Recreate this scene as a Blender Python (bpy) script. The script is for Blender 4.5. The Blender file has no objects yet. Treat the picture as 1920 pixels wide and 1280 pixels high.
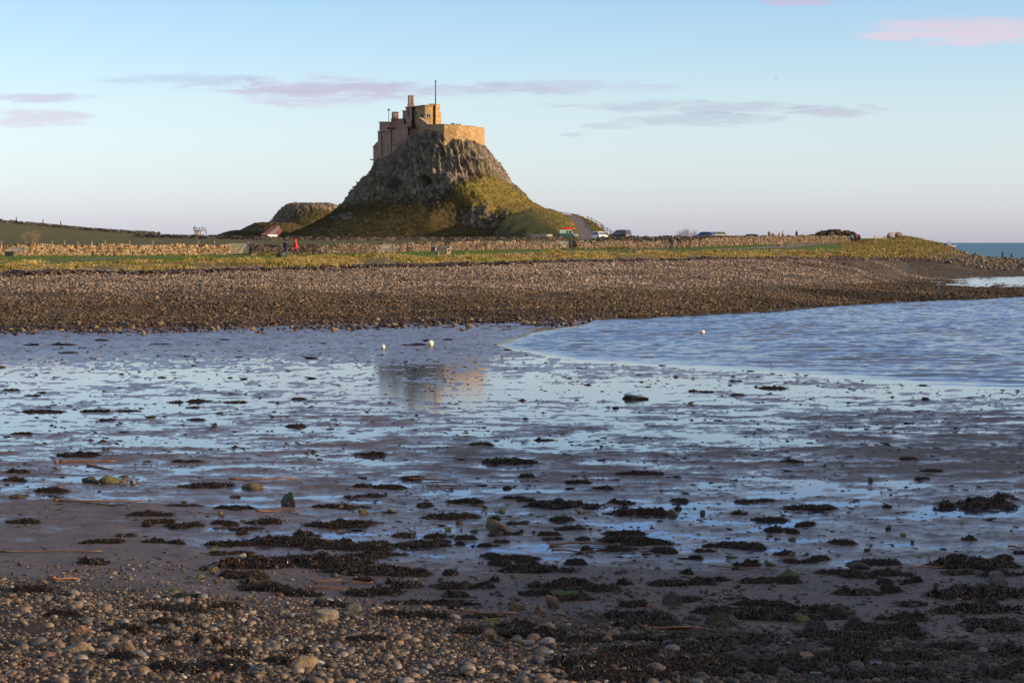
import bpy, math, random
import numpy as np
from mathutils import Vector, Matrix
random.seed(7); RNG = np.random.default_rng(11)
SC = bpy.context.scene; COL = SC.collection
rad = math.radians
# ------------------------------------------------------------------ camera
CAMH = 4.2; FPX = 4000.0; PITCH = math.atan(185/FPX)
cam = bpy.data.cameras.new('camera'); camo = bpy.data.objects.new('camera', cam); COL.objects.link(camo)
cam.sensor_width = 36; cam.lens = 75; cam.clip_start = 0.5; cam.clip_end = 90000
camo.location = (0, 0, CAMH); camo.rotation_euler = (rad(90)-PITCH, 0, 0); SC.camera = camo
SC.render.resolution_x = 1024; SC.render.resolution_y = 682
SC.view_settings.view_transform = 'Standard'; SC.view_settings.look = 'None'
SC.view_settings.exposure = 0.77; SC.view_settings.gamma = 1
# ------------------------------------------------------------------ sun and sky
SUN_AZ = 15.0; SUN_EL = 11.0     # degrees behind the right-hand side, degrees above the horizon
sdir = Vector((math.cos(rad(SUN_AZ))*math.cos(rad(SUN_EL)), -math.sin(rad(SUN_AZ))*math.cos(rad(SUN_EL)), math.sin(rad(SUN_EL))))
sl = bpy.data.lights.new('sun', 'SUN'); sl.energy = 3.5; sl.angle = rad(0.5); sl.color = (1.0, 0.74, 0.45)
so = bpy.data.objects.new('sun', sl); COL.objects.link(so); so.location = (60, -20, 60)
so.rotation_euler = (-sdir).to_track_quat('-Z', 'Y').to_euler()
W = bpy.data.worlds.new('World'); SC.world = W; W.use_nodes = True
def N(t, typ, **kw):
    n = t.nodes.new(typ)
    for k, v in kw.items(): setattr(n, k, v)
    return n
def math_(t, op, a, b=None, c=None, clamp=False):
    n = t.nodes.new('ShaderNodeMath'); n.operation = op; n.use_clamp = clamp
    for i, v in enumerate((a, b, c)):
        if v is None: continue
        if isinstance(v, (int, float)): n.inputs[i].default_value = v
        else: t.links.new(v, n.inputs[i])
    return n.outputs[0]
def mixc(t, f, a, b, mode='MIX'):
    n = t.nodes.new('ShaderNodeMix'); n.data_type = 'RGBA'; n.blend_type = mode
    for i, v in ((0, f), (6, a), (7, b)):
        if isinstance(v, (int, float)): n.inputs[i].default_value = v
        elif isinstance(v, tuple): n.inputs[i].default_value = v if len(v) == 4 else (*v, 1)
        else: t.links.new(v, n.inputs[i])
    return n.outputs[2]
def ramp(t, fac, stops, interp='LINEAR'):
    n = t.nodes.new('ShaderNodeValToRGB'); cr = n.color_ramp; cr.interpolation = interp
    while len(cr.elements) < len(stops): cr.elements.new(0.5)
    for e, (p, c) in zip(cr.elements, stops):
        e.position = p; e.color = (*c, 1) if isinstance(c, tuple) else (c, c, c, 1)
    t.links.new(fac, n.inputs[0]); return n.outputs[0]
def maprange(t, v, a, b, c=0.0, d=1.0, smooth=False):
    n = t.nodes.new('ShaderNodeMapRange'); n.clamp = True
    if smooth: n.interpolation_type = 'SMOOTHSTEP'
    t.links.new(v, n.inputs[0])
    for i, x in enumerate((a, b, c, d)): n.inputs[i+1].default_value = x
    return n.outputs[0]
t = W.node_tree; t.nodes.clear()
out = N(t, 'ShaderNodeOutputWorld'); bg = N(t, 'ShaderNodeBackground'); t.links.new(bg.outputs[0], out.inputs[0])
sky = N(t, 'ShaderNodeTexSky', sky_type='NISHITA', sun_disc=False, sun_elevation=rad(SUN_EL))
sky.sun_rotation = rad(90+SUN_AZ); sky.altitude = 0; sky.air_density = 1.0; sky.dust_density = 0.6; sky.ozone_density = 2.0
bg.inputs[1].default_value = 0.15
tc = N(t, 'ShaderNodeTexCoord'); sp = N(t, 'ShaderNodeSeparateXYZ'); t.links.new(tc.outputs['Generated'], sp.inputs[0])
dx, dy, dz = sp.outputs
# colour of the air near the horizon (pale lavender) and above it (clean blue)
tint = ramp(t, maprange(t, dz, 0.0, 0.5), [
    (0.0, (0.83, 0.94, 1.88)), (0.028, (0.84, 0.94, 1.72)), (0.07, (0.86, 0.93, 1.42)), (0.128, (0.87, 0.89, 1.17)), (0.215, (0.75, 0.81, 1.03)), (0.27, (0.50, 0.66, 1.16)), (0.5, (0.80, 0.70, 0.84)), (1.0, (1.9, 1.22, 0.86))])
skyc = mixc(t, 1.0, sky.outputs[0], tint, 'MULTIPLY')
ysafe = math_(t, 'MAXIMUM', dy, 0.05)
U = math_(t, 'DIVIDE', dx, ysafe); V = math_(t, 'DIVIDE', dz, ysafe)
cmb = N(t, 'ShaderNodeCombineXYZ'); t.links.new(U, cmb.inputs[0]); t.links.new(V, cmb.inputs[1])
mp = N(t, 'ShaderNodeMapping'); mp.inputs['Scale'].default_value = (34, 210, 1); t.links.new(cmb.outputs[0], mp.inputs[0])
nz = N(t, 'ShaderNodeTexNoise'); nz.inputs['Scale'].default_value = 1; nz.inputs['Detail'].default_value = 9; nz.inputs['Roughness'].default_value = 0.70; nz.inputs['Distortion'].default_value = .4
t.links.new(mp.outputs[0], nz.inputs[0])
nzf = math_(t, 'MULTIPLY', math_(t, 'SUBTRACT', nz.outputs[0], 0.5), 5.5)
front = math_(t, 'GREATER_THAN', dy, 0.1)
CL = [ # px, py, half width, half height, density, tint
 (600, 174, 190, 21, 1.0, (0.96, 0.81, 0.87)), (350, 150, 150, 9, 0.75, (0.84, 0.78, 0.86)), (720, 172, 330, 11, 0.7, (0.90, 0.78, 0.85)),
 (1060, 166, 190, 10, 0.75, (0.93, 0.80, 0.87)), (60, 186, 110, 7, 0.8, (0.88, 0.70, 0.80)), (70, 223, 100, 13, 0.95, (0.95, 0.79, 0.86)),
 (1800, 63, 185, 20, 1.0, (1.5, 0.95, 0.90)), (1490, 2, 75, 10, 0.9, (1.35, 0.85, 0.85)), (1300, 202, 250, 9, 0.8, (0.84, 0.76, 0.84)),
 (1320, 226, 150, 9, 0.75, (0.80, 0.76, 0.84)), (1560, 209, 90, 9, 0.8, (0.84, 0.74, 0.84)), (1145, 237, 50, 5, 0.6, (0.84, 0.78, 0.86)), (1070, 254, 30, 3, 0.6, (0.84, 0.78, 0.86)),
 (2300, 120, 260, 26, 0.9, (1.2, 0.8, 0.8)), (-420, 150, 260, 20, 0.8, (0.95, 0.75, 0.8))]
for (px, py, hw, hh, dn, tn) in CL:
    u0 = (px-960)/FPX; v0 = (455-py)/FPX
    a = math_(t, 'POWER', math_(t, 'ABSOLUTE', math_(t, 'DIVIDE', math_(t, 'SUBTRACT', U, u0), hw/FPX)), 2.0)
    b = math_(t, 'POWER', math_(t, 'ABSOLUTE', math_(t, 'DIVIDE', math_(t, 'SUBTRACT', V, v0), hh*1.35/FPX)), 2.0)
    s = math_(t, 'SUBTRACT', 1.0, math_(t, 'ADD', a, b)); s = math_(t, 'ADD', s, nzf)
    inside = maprange(t, math_(t, 'ADD', a, b), 1.0, 2.9, 1.0, 0.0, True)
    m = math_(t, 'MULTIPLY', maprange(t, s, -0.5, 1.0, 0.0, dn, True), math_(t, 'MULTIPLY', front, inside))
    skyc = mixc(t, m, skyc, mixc(t, 1.0, skyc, tn, 'MULTIPLY'))
t.links.new(skyc, bg.inputs[0])
# ------------------------------------------------------------------ noise
def _h(ix, iy, iz, seed):
    n = (ix.astype(np.int64)*374761393 + iy.astype(np.int64)*668265263 + iz.astype(np.int64)*2147483647 + seed*1274126177) & 0xffffffff
    n = ((n ^ (n >> 13))*1274126177) & 0xffffffff
    n = ((n ^ (n >> 16))*2246822519) & 0xffffffff
    return ((n ^ (n >> 15)) & 0xffffff)/float(0xffffff)
def vn2(x, y, seed=0):
    ix = np.floor(x); iy = np.floor(y); fx = x-ix; fy = y-iy
    fx = fx*fx*(3-2*fx); fy = fy*fy*(3-2*fy); z = np.zeros_like(ix)
    a = _h(ix, iy, z, seed); b = _h(ix+1, iy, z, seed); c = _h(ix, iy+1, z, seed); d = _h(ix+1, iy+1, z, seed)
    return ((a+(b-a)*fx)*(1-fy)+(c+(d-c)*fx)*fy)*2-1
def vn3(x, y, z, seed=0):
    iz = np.floor(z); fz = z-iz; fz = fz*fz*(3-2*fz)
    ix = np.floor(x); iy = np.floor(y); fx = x-ix; fy = y-iy
    fx = fx*fx*(3-2*fx); fy = fy*fy*(3-2*fy); r = []
    for k in (0, 1):
        a = _h(ix, iy, iz+k, seed); b = _h(ix+1, iy, iz+k, seed); c = _h(ix, iy+1, iz+k, seed); d = _h(ix+1, iy+1, iz+k, seed)
        r.append((a+(b-a)*fx)*(1-fy)+(c+(d-c)*fx)*fy)
    return (r[0]+(r[1]-r[0])*fz)*2-1
def fbm2(x, y, o=4, seed=0, g=0.5):
    s = 0; a = 1; n = 0
    for i in range(o):
        s = s+a*vn2(x*2**i+i*17.3, y*2**i-i*9.1, seed+i); n += a; a *= g
    return s/n
def fbm3(x, y, z, o=4, seed=0, g=0.5, ridge=False):
    s = 0; a = 1; n = 0
    for i in range(o):
        v = vn3(x*2**i+i*17.3, y*2**i-i*9.1, z*2**i+i*3.7, seed+i)
        if ridge: v = 1-2*np.abs(v)
        s = s+a*v; n += a; a *= g
    return s/n
def sm(x, a, b):
    q = np.clip((x-a)/(b-a), 0, 1); return q*q*(3-2*q)
# ------------------------------------------------------------------ mesh helpers
def set_tag(o, label=None, cat=None, group=None, kind=None):
    if label: o['label'] = label
    if cat: o['category'] = cat
    if group: o['group'] = group
    if kind: o['kind'] = kind
    return o
def np_mesh(name, V, F, mat, smooth=True, cols=None, attrs=None, parent=None):
    """V (n,3); F (m,k) or list of such"""
    me = bpy.data.meshes.new(name); V = np.asarray(V, np.float32)
    Fs = F if isinstance(F, list) else [F]
    me.vertices.add(len(V)); me.vertices.foreach_set('co', V.ravel())
    idx = np.concatenate([f.ravel() for f in Fs]).astype(np.int32)
    tot = np.concatenate([np.full(len(f), f.shape[1], np.int32) for f in Fs])
    st = np.concatenate([[0], np.cumsum(tot)[:-1]]).astype(np.int32)
    me.loops.add(len(idx)); me.loops.foreach_set('vertex_index', idx)
    me.polygons.add(len(tot)); me.polygons.foreach_set('loop_start', st)
    me.polygons.foreach_set('use_smooth', np.full(len(tot), smooth, bool))
    me.update(calc_edges=True)
    if cols is not None:
        at = me.attributes.new('col', 'FLOAT_COLOR', 'POINT')
        c4 = np.ones((len(V), 4), np.float32); c4[:, :3] = cols; at.data.foreach_set('color', c4.ravel())
    for k, v in (attrs or {}).items():
        at = me.attributes.new(k, 'FLOAT', 'POINT'); at.data.foreach_set('value', np.asarray(v, np.float32))
    me.materials.append(mat)
    o = bpy.data.objects.new(name, me); COL.objects.link(o)
    if parent: o.parent = parent
    return o
class MB:
    """collects shapes for ONE mesh object"""
    def __init__(s): s.v = []; s.f = []
    def add(s, vs, fs):
        b = len(s.v); s.v += [tuple(v) for v in vs]; s.f += [tuple(i+b for i in f) for f in fs]; return s
    def box(s, x0, y0, z0, x1, y1, z1, M=None, taper=0.0):
        vs = [(x0, y0, z0), (x1, y0, z0), (x1, y1, z0), (x0, y1, z0), (x0+taper, y0+taper, z1), (x1-taper, y0+taper, z1), (x1-taper, y1-taper, z1), (x0+taper, y1-taper, z1)]
        if M: vs = [M @ Vector(v) for v in vs]
        return s.add(vs, [(3, 2, 1, 0), (4, 5, 6, 7), (0, 1, 5, 4), (1, 2, 6, 5), (2, 3, 7, 6), (3, 0, 4, 7)])
    def bar(s, p, q, w, h=None):
        p = Vector(p); q = Vector(q); h = h or w; d = q-p; L = d.length
        R = d.to_track_quat('X', 'Z').to_matrix().to_4x4(); R.translation = p
        return s.box(0, -w/2, -h/2, L, w/2, h/2, R)
    def tube(s, pts, rs, n=8, cap=True):
        pts = [Vector(p) for p in pts]
        if isinstance(rs, (int, float)): rs = [rs]*len(pts)
        b = len(s.v); up = Vector((0, 0, 1))
        for i, p in enumerate(pts):
            d = (pts[min(i+1, len(pts)-1)]-pts[max(i-1, 0)]).normalized()
            a = d.cross(up)
            if a.length < 1e-3: a = d.cross(Vector((1, 0, 0)))
            a.normalize(); c = d.cross(a)
            for k in range(n):
                th = 2*math.pi*k/n; s.v.append(tuple(p+(a*math.cos(th)+c*math.sin(th))*rs[i]))
        for i in range(len(pts)-1):
            for k in range(n):
                k2 = (k+1) % n; s.f.append((b+i*n+k, b+i*n+k2, b+(i+1)*n+k2, b+(i+1)*n+k))
        if cap:
            s.f.append(tuple(b+k for k in range(n))[::-1]); s.f.append(tuple(b+(len(pts)-1)*n+k for k in range(n)))
        return s
    def cyl(s, p, q, r, n=12, r2=None): return s.tube([p, q], [r, r if r2 is None else r2], n)
    def ball(s, c, r, sx=1, sy=1, sz=1, n=10, m=7):
        b = len(s.v); s.v.append((c[0], c[1], c[2]+r*sz))
        for i in range(1, m):
            ph = math.pi*i/m
            for k in range(n):
                th = 2*math.pi*k/n; s.v.append((c[0]+r*sx*math.sin(ph)*math.cos(th), c[1]+r*sy*math.sin(ph)*math.sin(th), c[2]+r*sz*math.cos(ph)))
        s.v.append((c[0], c[1], c[2]-r*sz)); e = len(s.v)-1
        for k in range(n):
            k2 = (k+1) % n; s.f.append((b, b+1+k, b+1+k2))
            for i in range(m-2): s.f.append((b+1+i*n+k, b+1+(i+1)*n+k, b+1+(i+1)*n+k2, b+1+i*n+k2))
            s.f.append((b+1+(m-2)*n+k, e, b+1+(m-2)*n+k2))
        return s
    def prism(s, poly, z0, z1, cap=True):
        """plan polygon (counter-clockwise seen from above), z0/z1 numbers or lists"""
        n = len(poly); z0 = z0 if isinstance(z0, list) else [z0]*n; z1 = z1 if isinstance(z1, list) else [z1]*n
        vs = [(p[0], p[1], z) for p, z in zip(poly, z0)]+[(p[0], p[1], z) for p, z in zip(poly, z1)]
        fs = [(i, (i+1) % n, n+(i+1) % n, n+i) for i in range(n)]
        if cap: fs += [tuple(range(n))[::-1], tuple(range(n, 2*n))]
        return s.add(vs, fs)
    def ext(s, prof, y0, y1, M=None, inset=None):
        """side outline (x,z) extruded along y"""
        n = len(prof); vs = [(x, y0, z) for x, z in prof]+[(x, y1, z) for x, z in prof]
        if M: vs = [M @ Vector(v) for v in vs]
        return s.add(vs, [(i, (i+1) % n, n+(i+1) % n, n+i) for i in range(n)][::1]+[tuple(range(n))[::-1], tuple(range(n, 2*n))])
    def build(s, name, mat, parent=None, smooth=False, bevel=0):
        me = bpy.data.meshes.new(name); me.from_pydata(s.v, [], s.f); me.update()
        me.materials.append(mat)
        import bmesh
        bm = bmesh.new(); bm.from_mesh(me); bmesh.ops.recalc_face_normals(bm, faces=bm.faces)
        if bevel: bmesh.ops.bevel(bm, geom=list(bm.edges), offset=bevel, segments=1, affect='EDGES')
        bm.to_mesh(me); bm.free()
        if smooth:
            for p in me.polygons: p.use_smooth = True
        o = bpy.data.objects.new(name, me); COL.objects.link(o)
        if parent: o.parent = parent
        return o
def empty(name, loc, rz=0, label=None, cat=None, group=None):
    o = bpy.data.objects.new(name, None); COL.objects.link(o); o.location = loc; o.rotation_euler = (0, 0, rz); o.empty_display_size = 0.3
    return set_tag(o, label, cat, group)
def copy_tree(o, parent=None):
    c = o.copy(); COL.objects.link(c)
    if parent: c.parent = parent
    for ch in list(o.children): copy_tree(ch, c)
    return c
# ------------------------------------------------------------------ materials
def newmat(name):
    m = bpy.data.materials.new(name); m.use_nodes = True; t = m.node_tree
    return m, t, t.nodes['Principled BSDF']
def texpos(t):
    return N(t, 'ShaderNodeNewGeometry').outputs['Position']
def noise(t, vec, scale, detail=4, rough=0.55, dist=0.0):
    n = N(t, 'ShaderNodeTexNoise'); n.inputs['Scale'].default_value = scale; n.inputs['Detail'].default_value = detail
    n.inputs['Roughness'].default_value = rough; n.inputs['Distortion'].default_value = dist
    t.links.new(vec, n.inputs['Vector']); return n.outputs[0]
def bump(t, b, h, strength=0.4, dist=0.05):
    n = N(t, 'ShaderNodeBump'); n.inputs['Strength'].default_value = strength; n.inputs['Distance'].default_value = dist
    t.links.new(h, n.inputs['Height']); t.links.new(n.outputs[0], b.inputs['Normal']); return n
def simple(name, c, rough=0.6, metal=0.0, var=0.25, scale=3.0, spec=0.5, coat=0.0, local=True):
    m, t, b = newmat(name)
    vec = N(t, 'ShaderNodeTexCoord').outputs['Object'] if local else texpos(t)
    f = noise(t, vec, scale, 5)
    c2 = tuple(max(0, x*(1-var)) for x in c); c3 = tuple(min(1, x*(1+var)) for x in c)
    t.links.new(ramp(t, f, [(0.3, c2), (0.7, c3)]), b.inputs['Base Color'])
    b.inputs['Roughness'].default_value = rough; b.inputs['Metallic'].default_value = metal
    b.inputs['Specular IOR Level'].default_value = spec; b.inputs['Coat Weight'].default_value = coat
    return m
def attrmat(name, rough=0.7, spec=0.4, nscale=30, var=0.35, bmp=0.0, trans=0.0):
    m, t, b = newmat(name)
    a = N(t, 'ShaderNodeAttribute', attribute_name='col')
    f = noise(t, texpos(t), nscale, 4)
    c = mixc(t, 1.0, a.outputs[0], ramp(t, f, [(0.3, (1-var,)*3), (0.7, (1+var,)*3)]), 'MULTIPLY')
    t.links.new(c, b.inputs['Base Color']); b.inputs['Roughness'].default_value = rough; b.inputs['Specular IOR Level'].default_value = spec
    if bmp: bump(t, b, f, bmp, 0.02)
    return m
# ------------------------------------------------------------------ pixel rays (used only to look positions up while building)
def ray(px, py):
    x = (px-960)/FPX; y = (640-py)/FPX; c = math.cos(PITCH); s = math.sin(PITCH)
    return x, c+y*s, -s+y*c
def P(px, py, Y):
    x, y, z = ray(px, py); k = Y/y; return Vector((x*k, Y, CAMH+z*k))
def zz(py, Y): return P(960, py, Y).z
def XX(px, Y): return P(px, 455, Y).x
# ------------------------------------------------------------------ ground
COLS = { # azimuth (as photo column) : near shingle edge, far waterline, three shore points, wrack line, bank top, wall foot, field, crest, back, end
-400: (28, [(102, 0), (106, .5), (111, 1.2), (117, 2.0), (122, 2.37), (135, 2.75), (255, 2.73), (330, 4.5), (480, 11), (560, 12), (800, -4)]),
0:    (26.8, [(102, 0), (106, .5), (111, 1.2), (117, 2.0), (122, 2.37), (135, 2.75), (255, 2.73), (330, 3.7), (480, 8.8), (560, 8.5), (800, -4)]),
240:  (26.2, [(104, 0), (109, .5), (114, 1.2), (121, 2.0), (126, 2.42), (140, 2.8), (252, 2.7), (330, 3.5), (480, 6.2), (600, 6), (900, -4)]),
480:  (25.0, [(107, 0), (112, .5), (117, 1.2), (125, 2.1), (132, 2.55), (145, 2.85), (250, 2.64), (330, 3.4), (450, 5.1), (620, 5.3), (900, -4)]),
700:  (24.5, [(110, 0), (116, .5), (122, 1.2), (132, 2.1), (142, 2.6), (155, 2.92), (265, 2.94), (330, 3.5), (450, 4.9), (620, 5), (900, -4)]),
960:  (24.0, [(112, 0), (119, .6), (127, 1.2), (140, 2.1), (150, 2.76), (165, 3.05), (300, 3.3), (350, 3.7), (480, 5.2), (620, 5), (900, -4)]),
1200: (24.2, [(116, 0), (125, .6), (135, 1.1), (155, 2.2), (170, 2.8), (185, 3.1), (320, 3.3), (350, 3.8), (440, 4.9), (620, 4.5), (800, -4)]),
1440: (23.0, [(127, 0), (138, .6), (150, 1.0), (175, 2.1), (200, 2.8), (225, 3.13), (360, 3.93), (380, 4.4), (430, 4.9), (600, 4), (720, -4)]),
1600: (22.7, [(139, 0), (155, .6), (170, .8), (200, 1.5), (240, 2.5), (270, 3.05), (400, 4.2), (415, 5), (450, 5), (500, 2), (560, -4)]),
1700: (22.6, [(145, 0), (165, .5), (217, .1), (235, .15), (285, 2.2), (320, 3.2), (390, 5.3), (410, 5.2), (430, 4), (450, 1), (480, -4)]),
1760: (22.6, [(149, 0), (167, .45), (212, -.02), (245, .05), (292, 1.9), (340, 3.0), (378, 4.0), (395, 3.7), (410, 2), (425, 0), (450, -4)]),
1830: (22.5, [(153, 0), (170, .4), (205, -.06), (255, -.04), (302, 1.3), (345, 1.65), (368, 1.75), (382, 1.0), (390, .3), (400, -1), (430, -4)]),
1920: (22.4, [(160, 0), (178, .35), (202, -.07), (265, -.06), (312, .9), (350, 1.1), (372, 1.2), (385, .6), (392, .1), (400, -1), (430, -4)]),
2400: (22.4, [(172, 0), (185, .3), (205, -.1), (270, -.1), (320, .7), (350, .9), (370, .9), (380, .4), (390, 0), (400, -1), (430, -4)])}
_cx = np.array([(k-960)/FPX for k in COLS]); _NB = 13
_BY = np.array([[0, v[0]]+[p[0] for p in v[1]] for v in COLS.values()], float)
_BZ = np.array([[2.25, .05]+[p[1] for p in v[1]] for v in COLS.values()], float)
def ground_base(X, Y):
    """height and zone parameter; zone: 0-1 near shingle, 1-2 mud, 2-6 far shingle, 6-7 grassy bank, 7-8 lawn, 8+ field"""
    sh = X.shape; X = X.ravel(); Y = Y.ravel()
    az = np.clip(X/np.maximum(Y, 1.0), _cx[0], _cx[-1])
    by = np.stack([np.interp(az, _cx, _BY[:, k]) for k in range(_NB)]); bz = np.stack([np.interp(az, _cx, _BZ[:, k]) for k in range(_NB)])
    z = np.full(len(X), -4.0); tt = np.full(len(X), float(_NB-1))
    for k in range(_NB-1):
        m = (Y >= by[k]) & (Y < by[k+1]); f = (Y-by[k])/(by[k+1]-by[k])
        z = np.where(m, bz[k]+(bz[k+1]-bz[k])*f, z); tt = np.where(m, k+f, tt)
    m = Y < by[0]; z = np.where(m, 2.25-0.07*Y, z); tt = np.where(m, 0, tt)
    return z.reshape(sh), tt.reshape(sh)
def ground_z(X, Y, fine=True):
    X = np.asarray(X, float); Y = np.asarray(Y, float)
    z, tt = ground_base(X, Y)
    mud = sm(tt, .96, 1.01)*(1-sm(tt, 1.97, 2.03)); z = np.where((tt > 1) & (tt < 2), .045*np.clip(1-(tt-1)*22, 0, 1), z)
    # tidal channel of open water on the right
    yn = np.interp(X, [-.8, 0, 2.5, 7.5, 14, 25, 60], [88, 83, 74.5, 69, 59.5, 50, 40])
    yf = np.interp(X, [-.8, 1, 3.8, 8, 20], [88, 102, 112, 160, 300])
    dep = np.where(X > -.8, np.minimum(Y-yn, yf-Y), -1); inch = np.clip(dep*.012, 0, .4)
    if fine:
        big = .38*fbm2(X/4.2, Y/3.0, 4, 3, .6)+1.0*fbm2(X/.85, Y/.50, 5, 33, .72); sml = fbm2(X/.20, Y/.16, 4, 9)
        low = fbm2(X/14, Y/10, 2, 21)
        bias = np.interp(Y, [24, 27, 30, 34, 38, 44, 50, 55, 60, 70, 76, 82, 98, 104], [.020, .009, .003, .005, .011, .004, .002, -.002, -.006, -.004, .003, .006, .006, .004])
        bias = bias+.012*sm(X/np.maximum(Y, 1), .06, .2)*sm(Y, 36, 44)*(1-sm(Y, 52, 58)) + .018*sm(-X/np.maximum(Y, 1), .12, .2)*(1-sm(Y, 31, 36))
        amp = np.interp(Y, [24, 28, 34, 42, 60, 72, 80], [.012, .020, .034, .048, .034, .016, .010])
        mz = bias+amp*big+.011*sml+.010*low*sm(Y, 30, 40)*(1-sm(Y, 72, 80))
        z = z + mud*mz
        nearb = (tt < 1)*(1-mud); z = z+nearb*(.05*fbm2(X/1.1, Y/1.1, 3, 5)+.012*fbm2(X/.12, Y/.12, 2, 6))*sm(1-tt, 0, .06)
        far = sm(tt, 2.0, 2.2)*(1-sm(tt, 6, 6.4)); z = z+far*(.09*fbm2(X/1.5, Y/1.5, 3, 12)+.10*fbm2(X/7, Y/5, 2, 13))
        z = z+(tt < 2.02)*(tt > 1.9)*.02*fbm2(X/.8, Y/.8, 3, 31)
        bank = sm(tt, 6.0, 6.4)*(1-sm(tt, 7.0, 7.15)); z = z+bank*(.28*fbm2(X/2.5, Y/3.5, 3, 14)+.10)
        fld = sm(tt, 8.1, 8.5); z = z+fld*.25*fbm2(X/14, Y/14, 4, 15)
    z = z-np.where(tt < 2.3, inch*(tt > 1.02), 0)
    return z
def gz(x, y): return float(ground_z(np.array([x]), np.array([y]))[0])
def G(px, py, lo=8, hi=520):
    """first ground point met along the line of sight of a photo pixel"""
    x, y, z = ray(px, py); Ys = 1/np.linspace(1/lo, 1/hi, 1500)
    zr = CAMH+z/y*Ys; g = ground_z(x/y*Ys, Ys); k = np.argmax(zr <= g)
    if zr[k] > g[k]: k = len(Ys)-1
    return Vector((x/y*Ys[k], Ys[k], float(g[k])))
def make_ground():
    u = np.concatenate([np.linspace(-3.0, -.7, 12), np.linspace(-.68, -.30, 50), np.linspace(-.29, .29, 1000), np.linspace(.30, .68, 50), np.linspace(.7, 3.0, 12)])
    Y = np.concatenate([[-60, -30, -10, 0, 5, 9], 1/np.linspace(1/12.5, 1/290, 640), np.geomspace(291, 560, 150), np.geomspace(565, 1000, 30)])
    UU, YY = np.meshgrid(u, Y); X = UU*(np.maximum(YY, 0)*.92+9)
    Z = ground_z(X, YY); _, tt = ground_base(X, YY)
    n, m = X.shape; V = np.stack([X, YY, Z], -1).reshape(-1, 3)
    i = np.arange((n-1)*m).reshape(n-1, m)[:, :-1]; F = np.stack([i, i+1, i+1+m, i+m], -1).reshape(-1, 4)
    o = np_mesh('ground', V, F, M_ground, attrs={'zone': tt.ravel()})
    return set_tag(o, 'muddy tidal foreshore, shingle beach and grassy land round the bay', 'ground', kind='structure')
def ground_material():
    m, t, b = newmat('ground_material'); pos = texpos(t)
    zone = N(t, 'ShaderNodeAttribute', attribute_name='zone').outputs['Fac']
    sx = N(t, 'ShaderNodeSeparateXYZ'); t.links.new(pos, sx.inputs[0]); pz = sx.outputs[2]
    n1 = noise(t, pos, 0.35, 5); n2 = noise(t, pos, 2.2, 6, .6); n3 = noise(t, pos, 14, 5, .65); n4 = noise(t, pos, 60, 4, .6)
    mud = ramp(t, n2, [(.3, (.058, .037, .035)), (.5, (.085, .055, .051)), (.72, (.122, .082, .073))])
    vs = N(t, 'ShaderNodeTexVoronoi'); vs.inputs['Scale'].default_value = 16; t.links.new(pos, vs.inputs[0])   # worm casts and crumbs of weed
    sel = math_(t, 'GREATER_THAN', noise(t, pos, 9, 2), .52)
    spk = math_(t, 'MULTIPLY', math_(t, 'LESS_THAN', vs.outputs[0], .30), sel)
    mud = mixc(t, math_(t, 'MULTIPLY', spk, .8), mud, (.018, .014, .012))
    alg = maprange(t, noise(t, pos, 1.5, 7, .70), .54, .62); mud = mixc(t, math_(t, 'MULTIPLY', alg, .75), mud, (.030, .026, .014))
    shn = ramp(t, n4, [(.3, (.012, .009, .007)), (.5, (.040, .028, .020)), (.7, (.09, .065, .048))])
    shf = ramp(t, n3, [(.3, (.030, .024, .018)), (.7, (.11, .09, .07))])
    bank = ramp(t, n2, [(.3, (.13, .10, .035)), (.55, (.20, .15, .06)), (.75, (.10, .11, .025))])
    lawn = ramp(t, n2, [(.3, (.075, .110, .014)), (.7, (.13, .165, .024))])
    fld = ramp(t, n1, [(.35, (.075, .088, .022)), (.5, (.115, .10, .032)), (.65, (.15, .12, .05))])
    zw = math_(t, 'ADD', zone, math_(t, 'MULTIPLY', math_(t, 'SUBTRACT', noise(t, pos, .6, 4), .5), .25))
    c = mixc(t, maprange(t, zone, .93, 1.0), shn, mud)
    c = mixc(t, maprange(t, zone, 2.0, 2.2), c, shf)
    c = mixc(t, maprange(t, zw, 6.0, 6.15), c, bank)
    c = mixc(t, maprange(t, zw, 6.95, 7.05), c, lawn)
    c = mixc(t, maprange(t, zone, 8.0, 8.12), c, fld)
    rk = math_(t, 'MULTIPLY', maprange(t, zone, 8.5, 9), maprange(t, n1, .56, .62)); c = mixc(t, math_(t, 'MULTIPLY', rk, .5), c, (.06, .05, .03))
    t.links.new(c, b.inputs['Base Color'])
    ismud = math_(t, 'MULTIPLY', maprange(t, zone, .9, 1.0), maprange(t, zone, 2.0, 2.15, 1, 0))
    wet = maprange(t, math_(t, 'ADD', pz, math_(t, 'MULTIPLY', math_(t, 'SUBTRACT', n3, .5), .02)), .003, .024, .20, .66)
    t.links.new(math_(t, 'ADD', math_(t, 'MULTIPLY', ismud, wet), math_(t, 'MULTIPLY', math_(t, 'SUBTRACT', 1.0, ismud), .85)), b.inputs['Roughness'])
    t.links.new(math_(t, 'ADD', math_(t, 'MULTIPLY', ismud, .40), .12), b.inputs['Specular IOR Level'])
    hh = math_(t, 'ADD', math_(t, 'MULTIPLY', n3, 1.0), math_(t, 'MULTIPLY', n4, .35))
    bump(t, b, hh, .55, .02)
    return m
M_ground = ground_material(); make_ground()
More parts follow.
